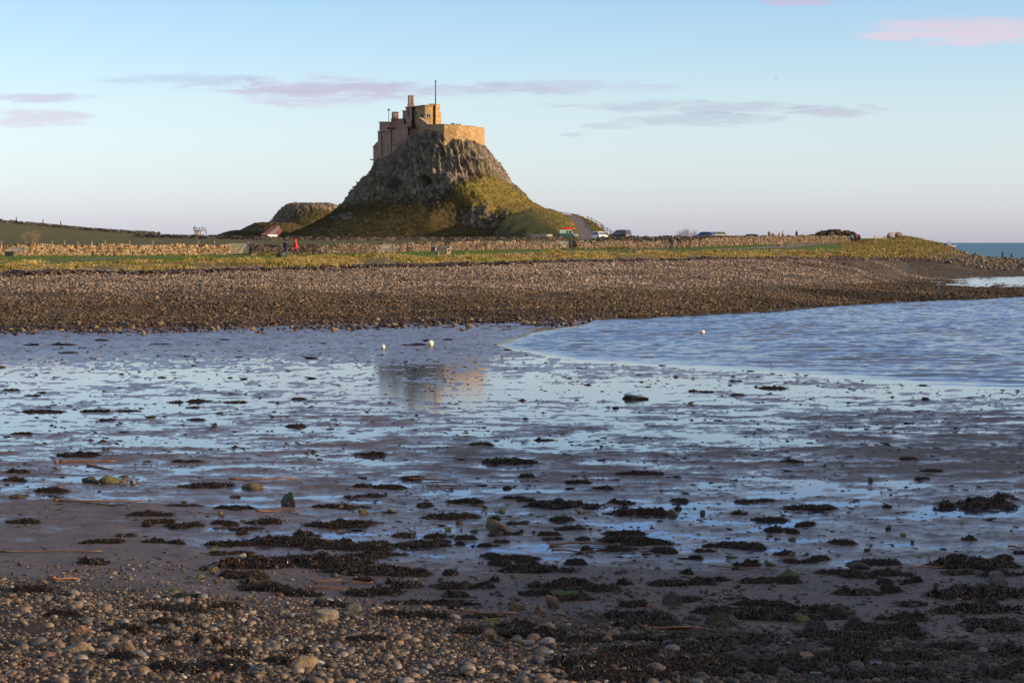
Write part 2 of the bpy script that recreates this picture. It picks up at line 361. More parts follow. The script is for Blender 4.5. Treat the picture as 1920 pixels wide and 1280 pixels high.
# ------------------------------------------------------------------ water
def water_material(name, body, rscale, amp, rough, streak=1.0):
    m, t, b = newmat(name); pos = texpos(t)
    mp = N(t, 'ShaderNodeMapping'); mp.inputs['Scale'].default_value = (rscale*.45, rscale, 1); mp.inputs['Rotation'].default_value = (0, 0, rad(-14)); t.links.new(pos, mp.inputs[0])
    a = noise(t, mp.outputs[0], 1.0, 5, .6, .3); w = N(t, 'ShaderNodeTexWave'); w.bands_direction = 'Y'; w.inputs['Scale'].default_value = .16
    w.inputs['Distortion'].default_value = 5; w.inputs['Detail'].default_value = 2; w.inputs['Detail Scale'].default_value = .8; t.links.new(mp.outputs[0], w.inputs[0])
    h = math_(t, 'ADD', a, math_(t, 'MULTIPLY', w.outputs[1], .35*streak))
    sp = N(t, 'ShaderNodeSeparateXYZ'); t.links.new(pos, sp.inputs[0])
    # ripples die out over the thin film at the water's edge
    at = N(t, 'ShaderNodeAttribute', attribute_name='deep').outputs['Fac']
    h = math_(t, 'MULTIPLY', h, at)
    bump(t, b, h, 1.0, amp)
    bc = mixc(t, maprange(t, noise(t, pos, .12, 4), .4, .6), body[0], body[1]); t.links.new(bc, b.inputs['Base Color'])
    b.inputs['Roughness'].default_value = rough; b.inputs['IOR'].default_value = 1.333
    return m
M_water = water_material('tidal_water_material', ((.028, .040, .078), (.080, .058, .058)), 2.6, .035, .07)
M_sea = water_material('sea_material', ((.015, .115, .15), (.022, .14, .18)), .5, 3.5, .3, .4)
u = np.concatenate([np.linspace(-2.2, -.75, 20), np.linspace(-.74, .74, 640), np.linspace(.75, 2.2, 20)]); Yw_ = np.concatenate([np.linspace(15, 55, 60), np.linspace(55.2, 165, 560), np.linspace(166, 200, 40), np.linspace(201, 330, 120)]); UU, YY = np.meshgrid(u, Yw_); X = UU*(YY*.4+6)
g = ground_z(X, YY, False); deep = sm(-g, .002, .10); deep = np.where(YY > 195, np.maximum(deep, .4), deep); deep *= np.clip(1.3-np.abs(X/np.maximum(YY, 1)), 0, 1)
ph = YY+.30*X+1.6*fbm2(X/9, YY/9, 2, 301)
wv_ = 2.2*(.020*np.sin(ph*2*np.pi/2.3+1.5*fbm2(X/5, YY/4, 2, 302))*(.6+.6*fbm2(X/7, YY/6, 2, 303))+.020*fbm2(X/1.15+.3*YY, YY/.62, 4, 304, .6)+.014*fbm2(X/.5, YY/.36, 2, 305))
n, m_ = X.shape; i = np.arange((n-1)*m_).reshape(n-1, m_)[:, :-1]; F = np.stack([i, i+1, i+1+m_, i+m_], -1).reshape(-1, 4)
set_tag(np_mesh('tidal_water', np.stack([X, YY, deep*wv_], -1).reshape(-1, 3), F, M_water, attrs={'deep': (.012+deep).ravel()}), 'shallow rippled tidal water and pools over the mud', 'water', kind='structure')
sv = np.array([(-60000, -3000, -.12), (60000, -3000, -.12), (60000, 80000, -.12), (-60000, 80000, -.12)], float)
set_tag(np_mesh('sea', sv, np.array([[0, 1, 2, 3]]), M_sea, attrs={'deep': [1]*4}), 'open teal sea beyond the headland reaching the horizon', 'sea', kind='structure')
# ------------------------------------------------------------------ stones
def ico(sub):
    import bmesh
    bm = bmesh.new(); bmesh.ops.create_icosphere(bm, subdivisions=sub, radius=1); bm.verts.ensure_lookup_table()
    v = np.array([p.co[:] for p in bm.verts]); f = np.array([[q.index for q in p.verts] for p in bm.faces]); bm.free(); return v, f
def stone_shape(sub, seed, ang=0.25, flat=0.6):
    v, f = ico(sub); r = np.random.default_rng(seed)
    d = 1+ang*fbm3(v[:, 0]*1.3+seed*3.1, v[:, 1]*1.3, v[:, 2]*1.3, 3, seed)
    v = v*d[:, None]
    if ang > .3:   # chipped faces
        for _ in range(7 if ang < .5 else 13):
            n = r.normal(size=3); n /= np.linalg.norm(n); k = (.62 if ang < .5 else .5)+.22*r.random(); s = v@n; v = v-np.maximum(s-k, 0)[:, None]*n
    return v*np.array([1, .75+.2*r.random(), flat]), f
def scatter(shapes, pos, size, rot, tilt, cols, name, mat, colvar=.0):
    Vs = []; Fs = []; Cs = []; off = 0; pick = RNG.integers(0, len(shapes), len(pos))
    for k, (sv, sf) in enumerate(shapes):
        m = pick == k; n = m.sum()
        if n == 0: continue
        c, s = np.cos(rot[m]), np.sin(rot[m]); sz = size[m]
        x = sv[None, :, 0]*sz[:, None]; y = sv[None, :, 1]*sz[:, None]; z = sv[None, :, 2]*sz[:, None]
        z = z+x*tilt[m][:, None]
        X = x*c[:, None]-y*s[:, None]; Y = x*s[:, None]+y*c[:, None]
        V = np.stack([X, Y, z], -1)+pos[m][:, None, :]; Vs.append(V.reshape(-1, 3))
        Fs.append((sf[None]+(np.arange(n)*len(sv))[:, None, None]+off).reshape(-1, 3)); off += n*len(sv)
        Cs.append(np.repeat(cols[m], len(sv), 0))
    return np_mesh(name, np.concatenate(Vs), np.concatenate(Fs), mat, cols=np.concatenate(Cs))
PAL = np.array([(.21, .155, .115), (.27, .21, .16), (.16, .125, .105), (.125, .11, .105), (.19, .18, .175), (.10, .085, .078), (.33, .28, .23), (.25, .15, .07), (.20, .10, .07), (.155, .12, .06), (.42, .39, .36), (.085, .065, .05)])
PW = np.array([.16, .13, .15, .12, .10, .10, .07, .045, .03, .05, .015, .08]); PW = PW/PW.sum()
PNAME = ['brown', 'pale brown', 'dark brown', 'dark grey', 'grey', 'charcoal', 'pale cream', 'ochre', 'reddish', 'olive', 'off-white', 'blackish']
M_stone = attrmat('stone_material', .62, .35, 45, .35, .3)
M_stone_far = attrmat('shore_stone_material', .8, .25, 3, .25)
# near shingle
n = 116000; Yp = 11.5+RNG.random(n)**.8*16; Xp = (RNG.random(n)*2-1)*(Yp*.34+2.2)
z0, tt = ground_base(Xp, Yp)
keep = RNG.random(n) < np.interp(tt+.035*fbm2(Xp/.9, Yp/.9, 3, 77), [.66, .80, .92, .98, 1.01, 1.06, 1.2], [1, .95, .65, .3, .035, .006, 0])+.10*sm(-Xp/Yp, .07, .14)*(1-sm(tt, 1.04, 1.12))*(tt > 1)
sand = sm(-Xp/Yp, .10, .16)*sm(fbm2(Xp/2.2, Yp/1.4, 2, 8), .0, .35)   # sandy gaps on the left
keep &= RNG.random(n) > .85*sand*(tt > .6)
bareb = (Yp < 16.4)*sm(-Xp/Yp, .07, .2)*sm(fbm2(Xp/1.3, Yp/.8, 2, 55), -.2, .3); keep &= RNG.random(n) > .8*bareb
Xp, Yp, tt = Xp[keep], Yp[keep], tt[keep]; n = len(Xp)
sz = np.exp(RNG.normal(-4.05, .48, n)); sz = np.clip(sz, .010, .082)
zp = ground_z(Xp, Yp)+sz*.22*RNG.random(n)
ci = RNG.choice(len(PAL), n, p=PW); cols = PAL[ci]*np.array([1.08, .97, .84])*(.28+1.05*RNG.random((n, 1))**1.8)
right = sm(Xp/Yp+.04*fbm2(Xp, Yp, 3, 78), .0, .12)*sm(tt, .45, .8); cols = .78*cols*(1-.50*right)[:, None]     # weed-stained stones to the right
shown = sz/Yp*(np.abs(Xp/Yp) < .235)*(Yp > 16.9); order = np.argsort(-shown); top = order[:280]; rest = order[280:]
SH = [stone_shape(2, s, .22, .62) for s in range(5)]+[stone_shape(2, 20+s, .45, .55) for s in range(3)]
SHL = [stone_shape(1, 60+s, .25, .6) for s in range(8)]
big = rest[sz[rest] > .045]; sml = rest[sz[rest] <= .045]
pos = np.stack([Xp, Yp, zp], -1); rot = RNG.random(n)*6.28; tilt = RNG.normal(0, .22, n)
def sc_(idx, shapes, nm): return scatter(shapes, pos[idx], sz[idx], rot[idx], tilt[idx], cols[idx], nm, M_stone)
set_tag(sc_(sml, SHL, 'pebbles'), 'small rounded pebbles covering the near shingle beach', 'pebbles', kind='stuff')
set_tag(sc_(big, SH, 'shingle'), 'mid sized stones lying among the near pebbles', 'shingle', kind='stuff')
cob_mesh = {}
for q in top:
    k = int(ci[q]); s = int(RNG.integers(0, len(SH))); dk = right[q] > .45; key = (k, s, bool(dk))
    if key not in cob_mesh:
        v, f = SH[s]; o = np_mesh('cobble', v, f, M_stone, cols=np.repeat(PAL[k][None]*(.32 if dk else .72), len(v), 0)); cob_mesh[key] = o.data
    else: o = bpy.data.objects.new('cobble', cob_mesh[key]); COL.objects.link(o)
    o.location = (*pos[q][:2], pos[q][2]+.1*sz[q]); o.scale = (sz[q],)*3; o.rotation_euler = (RNG.normal(0, .15), RNG.normal(0, .2), rot[q])
    side = 'left' if Xp[q]/Yp[q] < -.08 else ('right' if Xp[q]/Yp[q] > .08 else 'middle')
    row = 'bottom edge' if Yp[q] < 19 else 'upper edge' if Yp[q] > 21.5 else 'midst'; wd_ = 'weed stained ' if dk else ''; set_tag(o, f'{wd_}{PNAME[k]} cobble at the {row} of the near shingle, {side} of view', 'cobble', f'{wd_}{PNAME[k]} cobbles, {row} of the near shingle, {side}')
# far shingle
n = 275000; az = -.33+RNG.random(n)*.66; lev = 2+RNG.random(n)*4.25
by = np.stack([np.interp(az, _cx, _BY[:, k]) for k in range(_NB)]); ki = lev.astype(int); fr = lev-ki
Yf = by[ki, np.arange(n)]*(1-fr)+by[ki+1, np.arange(n)]*fr; Xf = az*Yf
zf = ground_z(Xf, Yf); wetg = zf > .02
cellw = (by[ki+1, np.arange(n)]-by[ki, np.arange(n)])*Yf; keep = wetg & (RNG.random(n) < np.clip(cellw/1400, .22, 1))
Xf, Yf, zf, lev, az = Xf[keep], Yf[keep], zf[keep], lev[keep], az[keep]; n = len(Xf)
sf_ = np.clip(np.exp(RNG.normal(-3.02, .38, n)), .025, .22)*(1+.22*fbm2(Xf/12, lev*5, 3, 45))*np.interp(lev, [2, 2.6, 4, 6], [1.25, 1.15, .95, .9])*np.interp(Yf, [100, 200], [.95, 1.25])
up = np.interp(lev+.45*fbm2(Xf/9, Yf/4, 3, 41)+.6*fbm2(Xf/30, lev*4, 3, 42), [2.0, 2.5, 3.2, 4.0, 4.6, 6], [.10, .30, .45, .62, 1.0, 1.05])
P2 = np.array([(.27, .215, .175), (.19, .155, .13), (.33, .265, .215), (.25, .175, .12), (.13, .11, .10), (.42, .36, .31)])
P3 = np.array([(.155, .110, .060), (.105, .080, .05), (.21, .15, .085), (.07, .052, .038), (.13, .11, .085), (.25, .18, .11)])
pc = RNG.integers(0, 6, n); mixf = sm(up, .5, .95)
darkr = sm(az, .05, .15)*sm(fbm2(Xf/16, Yf/9, 2, 91)+.55*sm(az, .1, .2), .05, .5)
stk = 1+.45*fbm2(Xf/22+3, lev*9, 4, 43)+.25*fbm2(Xf/3, Yf/2, 3, 44)
cf = .80*np.array([1.06, .98, .90])*stk[:, None]*(P2[pc]*mixf[:, None]+P3[pc]*(1-mixf)[:, None])*(.55+.45*np.clip(up, 0, 1))[:, None]*(1-.55*darkr)[:, None]
SF = [stone_shape(1, 90+s, .35, .62) for s in range(3)]
v0, f0 = ico(1)
SF2 = []
for s in range(5):
    r = np.random.default_rng(s+5); v, f = ico(1)
    if len(v) > 12: pass
    SF2.append((v*(1+.25*r.normal(size=(len(v), 1)))*np.array([1, .8, .62]), f))
set_tag(scatter(SF2, np.stack([Xf, Yf, zf+sf_*.15], -1), sf_, RNG.random(n)*6.28, RNG.normal(0, .2, n), cf, 'shingle', M_stone_far), 'shingle bank of grey and brown stones across the bay', 'shingle', kind='stuff')
# ------------------------------------------------------------------ crag and other hills (each one surface wrapped round a centre)
def hill_material(name, g1, g2, r1, r2, sc=1.0):
    m, t, b = newmat(name); pos = texpos(t)
    rk = N(t, 'ShaderNodeAttribute', attribute_name='rock').outputs['Fac']
    mp = N(t, 'ShaderNodeMapping'); mp.inputs['Scale'].default_value = (.9*sc, .9*sc, .28*sc); mp.inputs['Rotation'].default_value = (0, rad(14), 0); t.links.new(pos, mp.inputs[0])
    a = noise(t, mp.outputs[0], 1.0, 7, .65); a2 = noise(t, pos, .12*sc, 5, .6); a3 = noise(t, pos, .7*sc, 7, .68)
    vo = N(t, 'ShaderNodeTexVoronoi', feature='DISTANCE_TO_EDGE'); vo.inputs['Scale'].default_value = .9*sc; t.links.new(mp.outputs[0], vo.inputs[0])
    crack = maprange(t, vo.outputs['Distance'], 0, .10)
    rc = ramp(t, a, [(.28, tuple(x*.45 for x in r1)), (.45, r1), (.58, tuple((x+y)/2 for x, y in zip(r1, r2))), (.72, r2)])
    rc = mixc(t, math_(t, 'MULTIPLY', math_(t, 'SUBTRACT', 1.0, crack), .45), rc, (.02, .018, .015))
    rc = mixc(t, math_(t, 'MULTIPLY', maprange(t, noise(t, pos, .35*sc, 6, .7), .54, .64), .8), rc, (.10, .095, .030))    # lichen and turf on ledges
    gc = ramp(t, a3, [(.3, tuple(x*.62 for x in g1)), (.5, g1), (.68, g2)])
    gc = mixc(t, maprange(t, a2, .42, .60), gc, tuple(.55*x+.45*y for x, y in zip(g2, (.13, .08, .04))))
    bx = N(t, 'ShaderNodeSeparateXYZ'); t.links.new(pos, bx.inputs[0])   # cast shadow painted as dark brown over the lower left slope
    shade_mask = math_(t, 'MULTIPLY', maprange(t, math_(t, 'ADD', math_(t, 'ADD', bx.outputs[0], math_(t, 'MULTIPLY', bx.outputs[2], 1.6)), math_(t, 'MULTIPLY', math_(t, 'SUBTRACT', a2, .5), 26.0)), 10, 15, 1, 0), .85)
    gc = mixc(t, shade_mask, gc, ramp(t, a3, [(.3, (.024, .018, .008)), (.7, (.078, .056, .026))]))
    rf = maprange(t, math_(t, 'ADD', rk, math_(t, 'MULTIPLY', math_(t, 'SUBTRACT', a3, .5), 1.6)), .42, .62)
    t.links.new(mixc(t, rf, gc, rc), b.inputs['Base Color'])
    b.inputs['Roughness'].default_value = .9; b.inputs['Specular IOR Level'].default_value = .15
    bump(t, b, math_(t, 'ADD', a3, math_(t, 'MULTIPLY', math_(t, 'MULTIPLY', rf, a), 2.6)), .9, .26/sc)
    return m
def hill(name, cx, cy, angs, levels, mat, nA=900, nR=260, rockamp=1.5, grassamp=.3, rocky=None, post=None, seed=0, smooth_a=10):
    """levels: list of (r list, z list, rockiness list) at the knot angles (degrees, 0 = +X, 270 = towards the bay)"""
    A = np.linspace(0, 360, nA, endpoint=False); ka = np.array(angs+[angs[0]+360], float)
    def per(v):
        v = list(v) if isinstance(v, (list, tuple)) else [v]*len(angs); q = np.interp(A, ka, v+[v[0]])
        w = np.hanning(2*smooth_a+1); w /= w.sum(); return np.convolve(np.concatenate([q[-smooth_a:], q, q[:smooth_a]]), w, 'valid')
    R = np.stack([per(l[0]) for l in levels]); Z = np.stack([per(l[1]) for l in levels]); K = np.stack([per(l[2]) for l in levels])
    seg = np.sqrt(np.diff(R, axis=0)**2+np.diff(Z, axis=0)**2).mean(1); cum = np.concatenate([[0], np.cumsum(seg)]); s = np.linspace(0, cum[-1], nR)
    k = np.clip(np.searchsorted(cum, s, 'right')-1, 0, len(seg)-1); f = ((s-cum[k])/seg[k])[:, None]
    r = R[k]*(1-f)+R[k+1]*f; z = Z[k]*(1-f)+Z[k+1]*f; kk = K[k]*(1-f)+K[k+1]*f
    # soften the level breaks a little
    for arr in (r, z):
        w = np.hanning(13); w /= w.sum(); pad = np.concatenate([np.repeat(arr[:1], 6, 0), arr, np.repeat(arr[-1:], 6, 0)])
        arr[:] = sum(w[i]*pad[i:i+nR] for i in range(13))
    r[0] = .05
    th = np.radians(A)[None, :]; X = cx+r*np.cos(th); Y = cy+r*np.sin(th)
    Pn = np.stack([X, Y, z], -1)
    du = np.roll(Pn, -1, 1)-np.roll(Pn, 1, 1); dv = np.gradient(Pn, axis=0); nn = np.cross(dv, du); nn /= np.linalg.norm(nn, axis=-1, keepdims=True)+1e-9
    nn *= np.sign(nn[..., 2:3]+1e-3)
    if rocky is not None: kk = rocky(X, Y, z, kk)
    kn = np.clip(kk+.35*fbm3(X/5, Y/5, z/5, 3, seed+50), 0, 1)
    tl = X+.30*z    # joints lean
    col = fbm3(tl/1.5, Y/1.7, z/12, 4, seed+1, .6, True); blk = fbm3(X/4.5, Y/4.5, z/3.0, 4, seed+7, .55, True); fin = fbm3(X/.7, Y/.7, z/.7, 3, seed+13)
    d = kn*rockamp*(1.25*col+.48*blk-.50+.28*fin) + (1-kn)*grassamp*(fbm3(X/3, Y/3, z/3, 4, seed+20, .6)+.6*fbm3(X/.9, Y/.9, z/.9, 2, seed+22))
    fade = np.minimum(1, np.linspace(0, nR/12, nR))[:, None]; d = d*fade
    if post is not None: d = d+post(X, Y, z)
    Pn = Pn+nn*d[..., None]
    V = Pn.reshape(-1, 3); i = np.arange(nR-1)[:, None]*nA; a = np.arange(nA)[None]; b2 = (a+1) % nA
    F = np.stack([i+a, i+nA+a, i+nA+b2, i+b2], -1).reshape(-1, 4)
    return np_mesh(name, V, F, mat, attrs={'rock': kk.ravel()})
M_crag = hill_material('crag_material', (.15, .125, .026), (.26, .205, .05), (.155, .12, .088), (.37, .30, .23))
CX, CY = -24.0, 612.0
ANG = [0, 30, 60, 90, 120, 150, 170, 200, 225, 248, 270, 284, 297, 312, 335]
def rocky(X, Y, z, k):
    a = (X+6)/8.0; b = (z-11.6)/3.0; a, b = a+b*.9, b     # outcrop on the lower right flank
    m = (1-sm(np.sqrt(a*a+b*b)+.35*fbm3(X/4, Y/4, z/3, 3, 4), .7, 1.15))*(Y < 600); k = np.maximum(k, .62*m)
    a = (X+46)/5; b = (z-11)/1.6; m = (1-sm(np.sqrt(a*a+b*b)+.5*fbm3(X/4, Y/4, z/3, 3, 5), .5, 1.1))*(Y < 610); k = np.maximum(k, .6*m)
    return k
def pits(X, Y, z):
    d = 0
    for (x, zc, w, h, dp) in ((-32.5, 19.8, 2.6, 2.0, 2.6), (-24, 21.0, 2.4, 1.6, 2.2), (-19.5, 18.0, 3, .8, 1.2), (-5, 13.2, 2.0, .8, 1.0)):
        q = ((X-x)/w)**2+((z-zc)/h)**2+.5*fbm3(X, Y, z, 2, 6); d = d-dp*(1-sm(q, .3, 1.3))*(Y < 604)
    q = ((X+11)/9.5)**2+((z-10)/5.0)**2; d = d-2.6*(1-sm(q, .2, 1.5))*(Y < 604)       # hollow in front of the spur
    q = ((X+16-(21-z)*1.05)/4.2)**2+((z-18)/7.5)**4; d = d+1.6*(1-sm(q, .1, 1.4))*(Y < 600)*(z < 23)   # crest of the spur
    return d
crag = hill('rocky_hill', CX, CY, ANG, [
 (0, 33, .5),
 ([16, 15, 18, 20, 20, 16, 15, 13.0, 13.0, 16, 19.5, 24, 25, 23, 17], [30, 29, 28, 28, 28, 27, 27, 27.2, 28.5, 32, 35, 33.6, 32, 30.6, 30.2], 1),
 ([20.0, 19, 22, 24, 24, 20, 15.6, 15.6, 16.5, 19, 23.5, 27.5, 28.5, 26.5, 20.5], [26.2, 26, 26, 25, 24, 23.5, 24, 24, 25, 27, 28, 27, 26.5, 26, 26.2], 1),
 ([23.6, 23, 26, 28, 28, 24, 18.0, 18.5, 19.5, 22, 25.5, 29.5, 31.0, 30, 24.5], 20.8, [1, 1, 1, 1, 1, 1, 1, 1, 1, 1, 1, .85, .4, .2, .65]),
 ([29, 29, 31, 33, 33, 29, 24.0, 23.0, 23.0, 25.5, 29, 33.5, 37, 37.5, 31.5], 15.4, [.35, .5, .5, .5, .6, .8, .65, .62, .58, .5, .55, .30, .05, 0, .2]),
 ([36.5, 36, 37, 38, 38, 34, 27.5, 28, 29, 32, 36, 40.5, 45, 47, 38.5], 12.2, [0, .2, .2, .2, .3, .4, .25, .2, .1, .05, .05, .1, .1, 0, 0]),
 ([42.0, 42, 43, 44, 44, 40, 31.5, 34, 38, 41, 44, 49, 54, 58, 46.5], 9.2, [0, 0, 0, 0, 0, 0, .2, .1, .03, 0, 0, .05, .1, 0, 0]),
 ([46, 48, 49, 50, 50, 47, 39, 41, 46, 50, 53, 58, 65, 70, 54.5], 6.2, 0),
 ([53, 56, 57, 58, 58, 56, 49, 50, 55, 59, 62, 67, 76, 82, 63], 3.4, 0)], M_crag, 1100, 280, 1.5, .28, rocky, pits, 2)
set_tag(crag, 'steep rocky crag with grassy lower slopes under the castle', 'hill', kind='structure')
# lower knoll behind, left
kx = XX(578, 770)
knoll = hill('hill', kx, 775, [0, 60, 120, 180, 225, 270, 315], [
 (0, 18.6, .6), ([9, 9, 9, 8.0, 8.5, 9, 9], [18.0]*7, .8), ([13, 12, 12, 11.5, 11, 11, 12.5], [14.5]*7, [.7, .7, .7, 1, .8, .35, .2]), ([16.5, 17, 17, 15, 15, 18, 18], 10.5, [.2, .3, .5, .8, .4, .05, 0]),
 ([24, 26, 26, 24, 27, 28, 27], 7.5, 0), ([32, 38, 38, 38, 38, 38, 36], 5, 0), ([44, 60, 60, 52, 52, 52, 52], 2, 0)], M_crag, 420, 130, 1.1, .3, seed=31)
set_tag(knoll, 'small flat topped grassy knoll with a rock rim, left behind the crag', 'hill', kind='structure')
M_dark = hill_material('dark_bank_material', (.045, .050, .018), (.08, .075, .030), (.07, .06, .045), (.13, .11, .08))
kx = XX(462, 640)
bk = hill('hill', kx, 655, [0, 90, 180, 270], [(0, 8.2, 0), ([10, 8, 7, 6], 7.8, 0), ([17, 12, 14, 9], 5.4, .2), ([26, 18, 22, 13], 2.5, 0)], M_dark, 300, 70, .3, .35, seed=44)
set_tag(bk, 'low dark gorse covered bank beyond the far field wall', 'hill', kind='structure')
kx = XX(505, 700)
bk = hill('hill', kx, 715, [0, 90, 180, 270], [(0, 11.2, .2), ([7, 6, 7, 6], 10.6, .5), ([13, 9, 12, 9], 8.2, .1), ([24, 18, 20, 14], 5.0, 0), ([34, 24, 30, 20], 2, 0)], M_crag, 300, 80, .8, .3, seed=46)
set_tag(bk, 'low grassy shoulder of land at the foot of the flat topped knoll', 'hill', kind='structure')
# heathery ridge outside the frame on the right; its shade falls over the near mud
rd = hill('hill', 92, 6, [0, 30, 60, 90, 120, 150, 180, 210, 240, 270, 300, 330], [(0, 16.5, .3), ([20, 22, 26, 32, 32, 22, 18, 22, 32, 50, 32, 22], 15.2, .3), ([34, 38, 40, 42, 42, 36, 32, 36, 50, 72, 50, 38], 9, .4), ([46, 50, 52, 52, 52, 46, 42, 48, 62, 88, 62, 50], 1.5, .2), ([50, 54, 56, 56, 56, 50, 46, 52, 66, 92, 66, 54], -1, 0)], M_dark, 240, 60, .8, .4, seed=51)
set_tag(rd, 'rough grassy ridge standing along the right side of the bay', 'hill', kind='structure')
# ------------------------------------------------------------------ castle
def masonry(name, c1, c2, sc=2.2, dirt=.3):
    m, t, b = newmat(name); pos = texpos(t)
    mp = N(t, 'ShaderNodeMapping'); mp.inputs['Scale'].default_value = (sc, sc, sc*1.6); t.links.new(pos, mp.inputs[0])
    vo = N(t, 'ShaderNodeTexVoronoi'); vo.inputs['Scale'].default_value = 1; t.links.new(mp.outputs[0], vo.inputs[0])
    sp = N(t, 'ShaderNodeSeparateColor'); t.links.new(vo.outputs['Color'], sp.inputs[0])
    c = mixc(t, sp.outputs[0], c1, c2)
    c = mixc(t, math_(t, 'MULTIPLY', maprange(t, noise(t, pos, .45, 6, .65), .45, .7), dirt), c, tuple(x*.35 for x in c1))
    c = mixc(t, math_(t, 'MULTIPLY', math_(t, 'GREATER_THAN', sp.outputs[1], .86), .5), c, tuple(min(1, x*1.5) for x in c2))
    ed = N(t, 'ShaderNodeTexVoronoi', feature='DISTANCE_TO_EDGE'); t.links.new(mp.outputs[0], ed.inputs[0]); ed.inputs['Scale'].default_value = 1
    jt = maprange(t, ed.outputs['Distance'], 0, .07)
    c = mixc(t, math_(t, 'MULTIPLY', math_(t, 'SUBTRACT', 1.0, jt), .35), c, tuple(x*.4 for x in c1))
    t.links.new(c, b.inputs['Base Color']); b.inputs['Roughness'].default_value = .92; b.inputs['Specular IOR Level'].default_value = .15
    bump(t, b, math_(t, 'ADD', jt, noise(t, pos, 3.5, 5, .6)), .7, .12)
    return m
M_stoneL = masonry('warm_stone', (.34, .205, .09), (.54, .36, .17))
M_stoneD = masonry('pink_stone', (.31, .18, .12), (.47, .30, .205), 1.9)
M_cope = masonry('coping_stone', (.38, .31, .22), (.52, .43, .31), 1.2, .15)
M_tile = simple('red_tiles', (.23, .085, .05), .85, var=.45, scale=1.4)
M_glass = simple('dark_window_glass', (.018, .018, .022), .45, var=.2, spec=.25)
M_iron = simple('black_iron', (.03, .03, .032), .5)
castle = empty('castle', (CX, CY, 30), 0, 'stone castle on top of the rocky crag, walls glowing warm in low sun', 'castle')
inv = Matrix.Translation((-CX, -CY, -30))
def cpart(mb, name, mat, parent=None, smooth=False):
    mb.v = [tuple(Vector(v)-Vector((CX, CY, 30))) for v in mb.v]
    return mb.build(name, mat, parent or castle, smooth)
def q(px, Y): return (XX(px, Y), Y)
def win(px, py, w, h, pl, depth=.35, lights=1, parent=None, facing=None):
    """window on a wall plane: pl = (px0,Y0,px1,Y1) plan line of that wall"""
    a = Vector((*q(pl[0], pl[1]), 0)); b = Vector((*q(pl[2], pl[3]), 0)); d = (b-a); L = d.length; d.normalize()
    # meet of the wall line with the line of sight
    k = (px-960)/FPX; s = (k*a.y-a.x)/(d.x-k*d.y); c = a+d*s; nrm = Vector((d.y, -d.x, 0))
    if nrm.y > 0: nrm = -nrm
    z = zz(py, c.y); R = Matrix((( d.x, nrm.x, 0, c.x), (d.y, nrm.y, 0, c.y), (0, 0, 1, z), (0, 0, 0, 1)))
    ww = w*c.y/FPX/max(.25, abs(d.x)); hh = h*c.y/FPX
    f = MB()
    for sx in (-1, 1): f.box(sx*ww/2-.09, -.05, -hh/2-.1, sx*ww/2+.09, .09, hh/2+.1, R)
    f.box(-ww/2-.18, -.05, hh/2, ww/2+.18, .12, hh/2+.2, R); f.box(-ww/2-.22, -.05, -hh/2-.18, ww/2+.22, .16, -hh/2, R)
    for i in range(1, lights): x = -ww/2+ww*i/lights; f.box(x-.06, -.05, -hh/2, x+.06, .07, hh/2, R)
    fr = cpart(f, 'window', M_cope if px > 785 else M_stoneD); g = MB(); g.box(-ww/2, -.04, -hh/2, ww/2, .025, hh/2, R); cpart(g, 'pane', M_glass, fr); return fr
# lower battery wall with the shaded return on the left
bp = [q(788, 601), q(833, 587.8), q(856, 588.8), q(880, 591.4), q(902, 597.3), q(908.5, 606), q(905, 622), q(860, 634), q(800, 632)]
pys = [234.5, 233.8, 235.0, 236.8, 239.8, 242.5, 241, 236, 234]
top = [zz(py, p[1]) for py, p in zip(pys, bp)]
w = MB(); th = 1.0; cc = Vector((sum(p[0] for p in bp)/9, sum(p[1] for p in bp)/9))
n = len(bp)
low = [26.0]*n; bat = [tuple(Vector(p)+(Vector(p)-cc)*.035) for p in bp]; inn = [tuple(Vector(p)-(Vector(p)-cc).normalized()*1.1) for p in bp]
ring = [[(*p, z) for p, z in zip(bat, low)], [(*p, z) for p, z in zip(bp, top)], [(*p, z) for p, z in zip(inn, top)], [(*p, z-1.3) for p, z in zip(inn, top)]]
vs = sum(ring, []); fs = []
for l in range(3):
    for i in range(n): fs.append((l*n+i, l*n+(i+1) % n, (l+1)*n+(i+1) % n, (l+1)*n+i))
fs.append(tuple(3*n+i for i in range(n))); w.add(vs, fs)
bw = cpart(w, 'battery_wall', M_stoneL)
c = MB()
for i in range(n):
    j = (i+1) % n; a = Vector((*bp[i], top[i]+.10)); b = Vector((*bp[j], top[j]+.10)); m = Vector((*inn[i], top[i]+.10)); m2 = Vector((*inn[j], top[j]+.10)); c.bar((a*.6+m*.4), (b*.6+m2*.4), .95, .2)
cpart(c, 'coping', M_cope, bw)
for px0, px1, py in ((846, 852, 231.5), (851, 865, 233.0)):    # cannon mounts seen over the parapet
    cpart(MB().box(XX(px0, 612), 611, zz(py+4, 612), XX(px1, 612), 613, zz(py, 612)), 'gun_mount', M_iron)
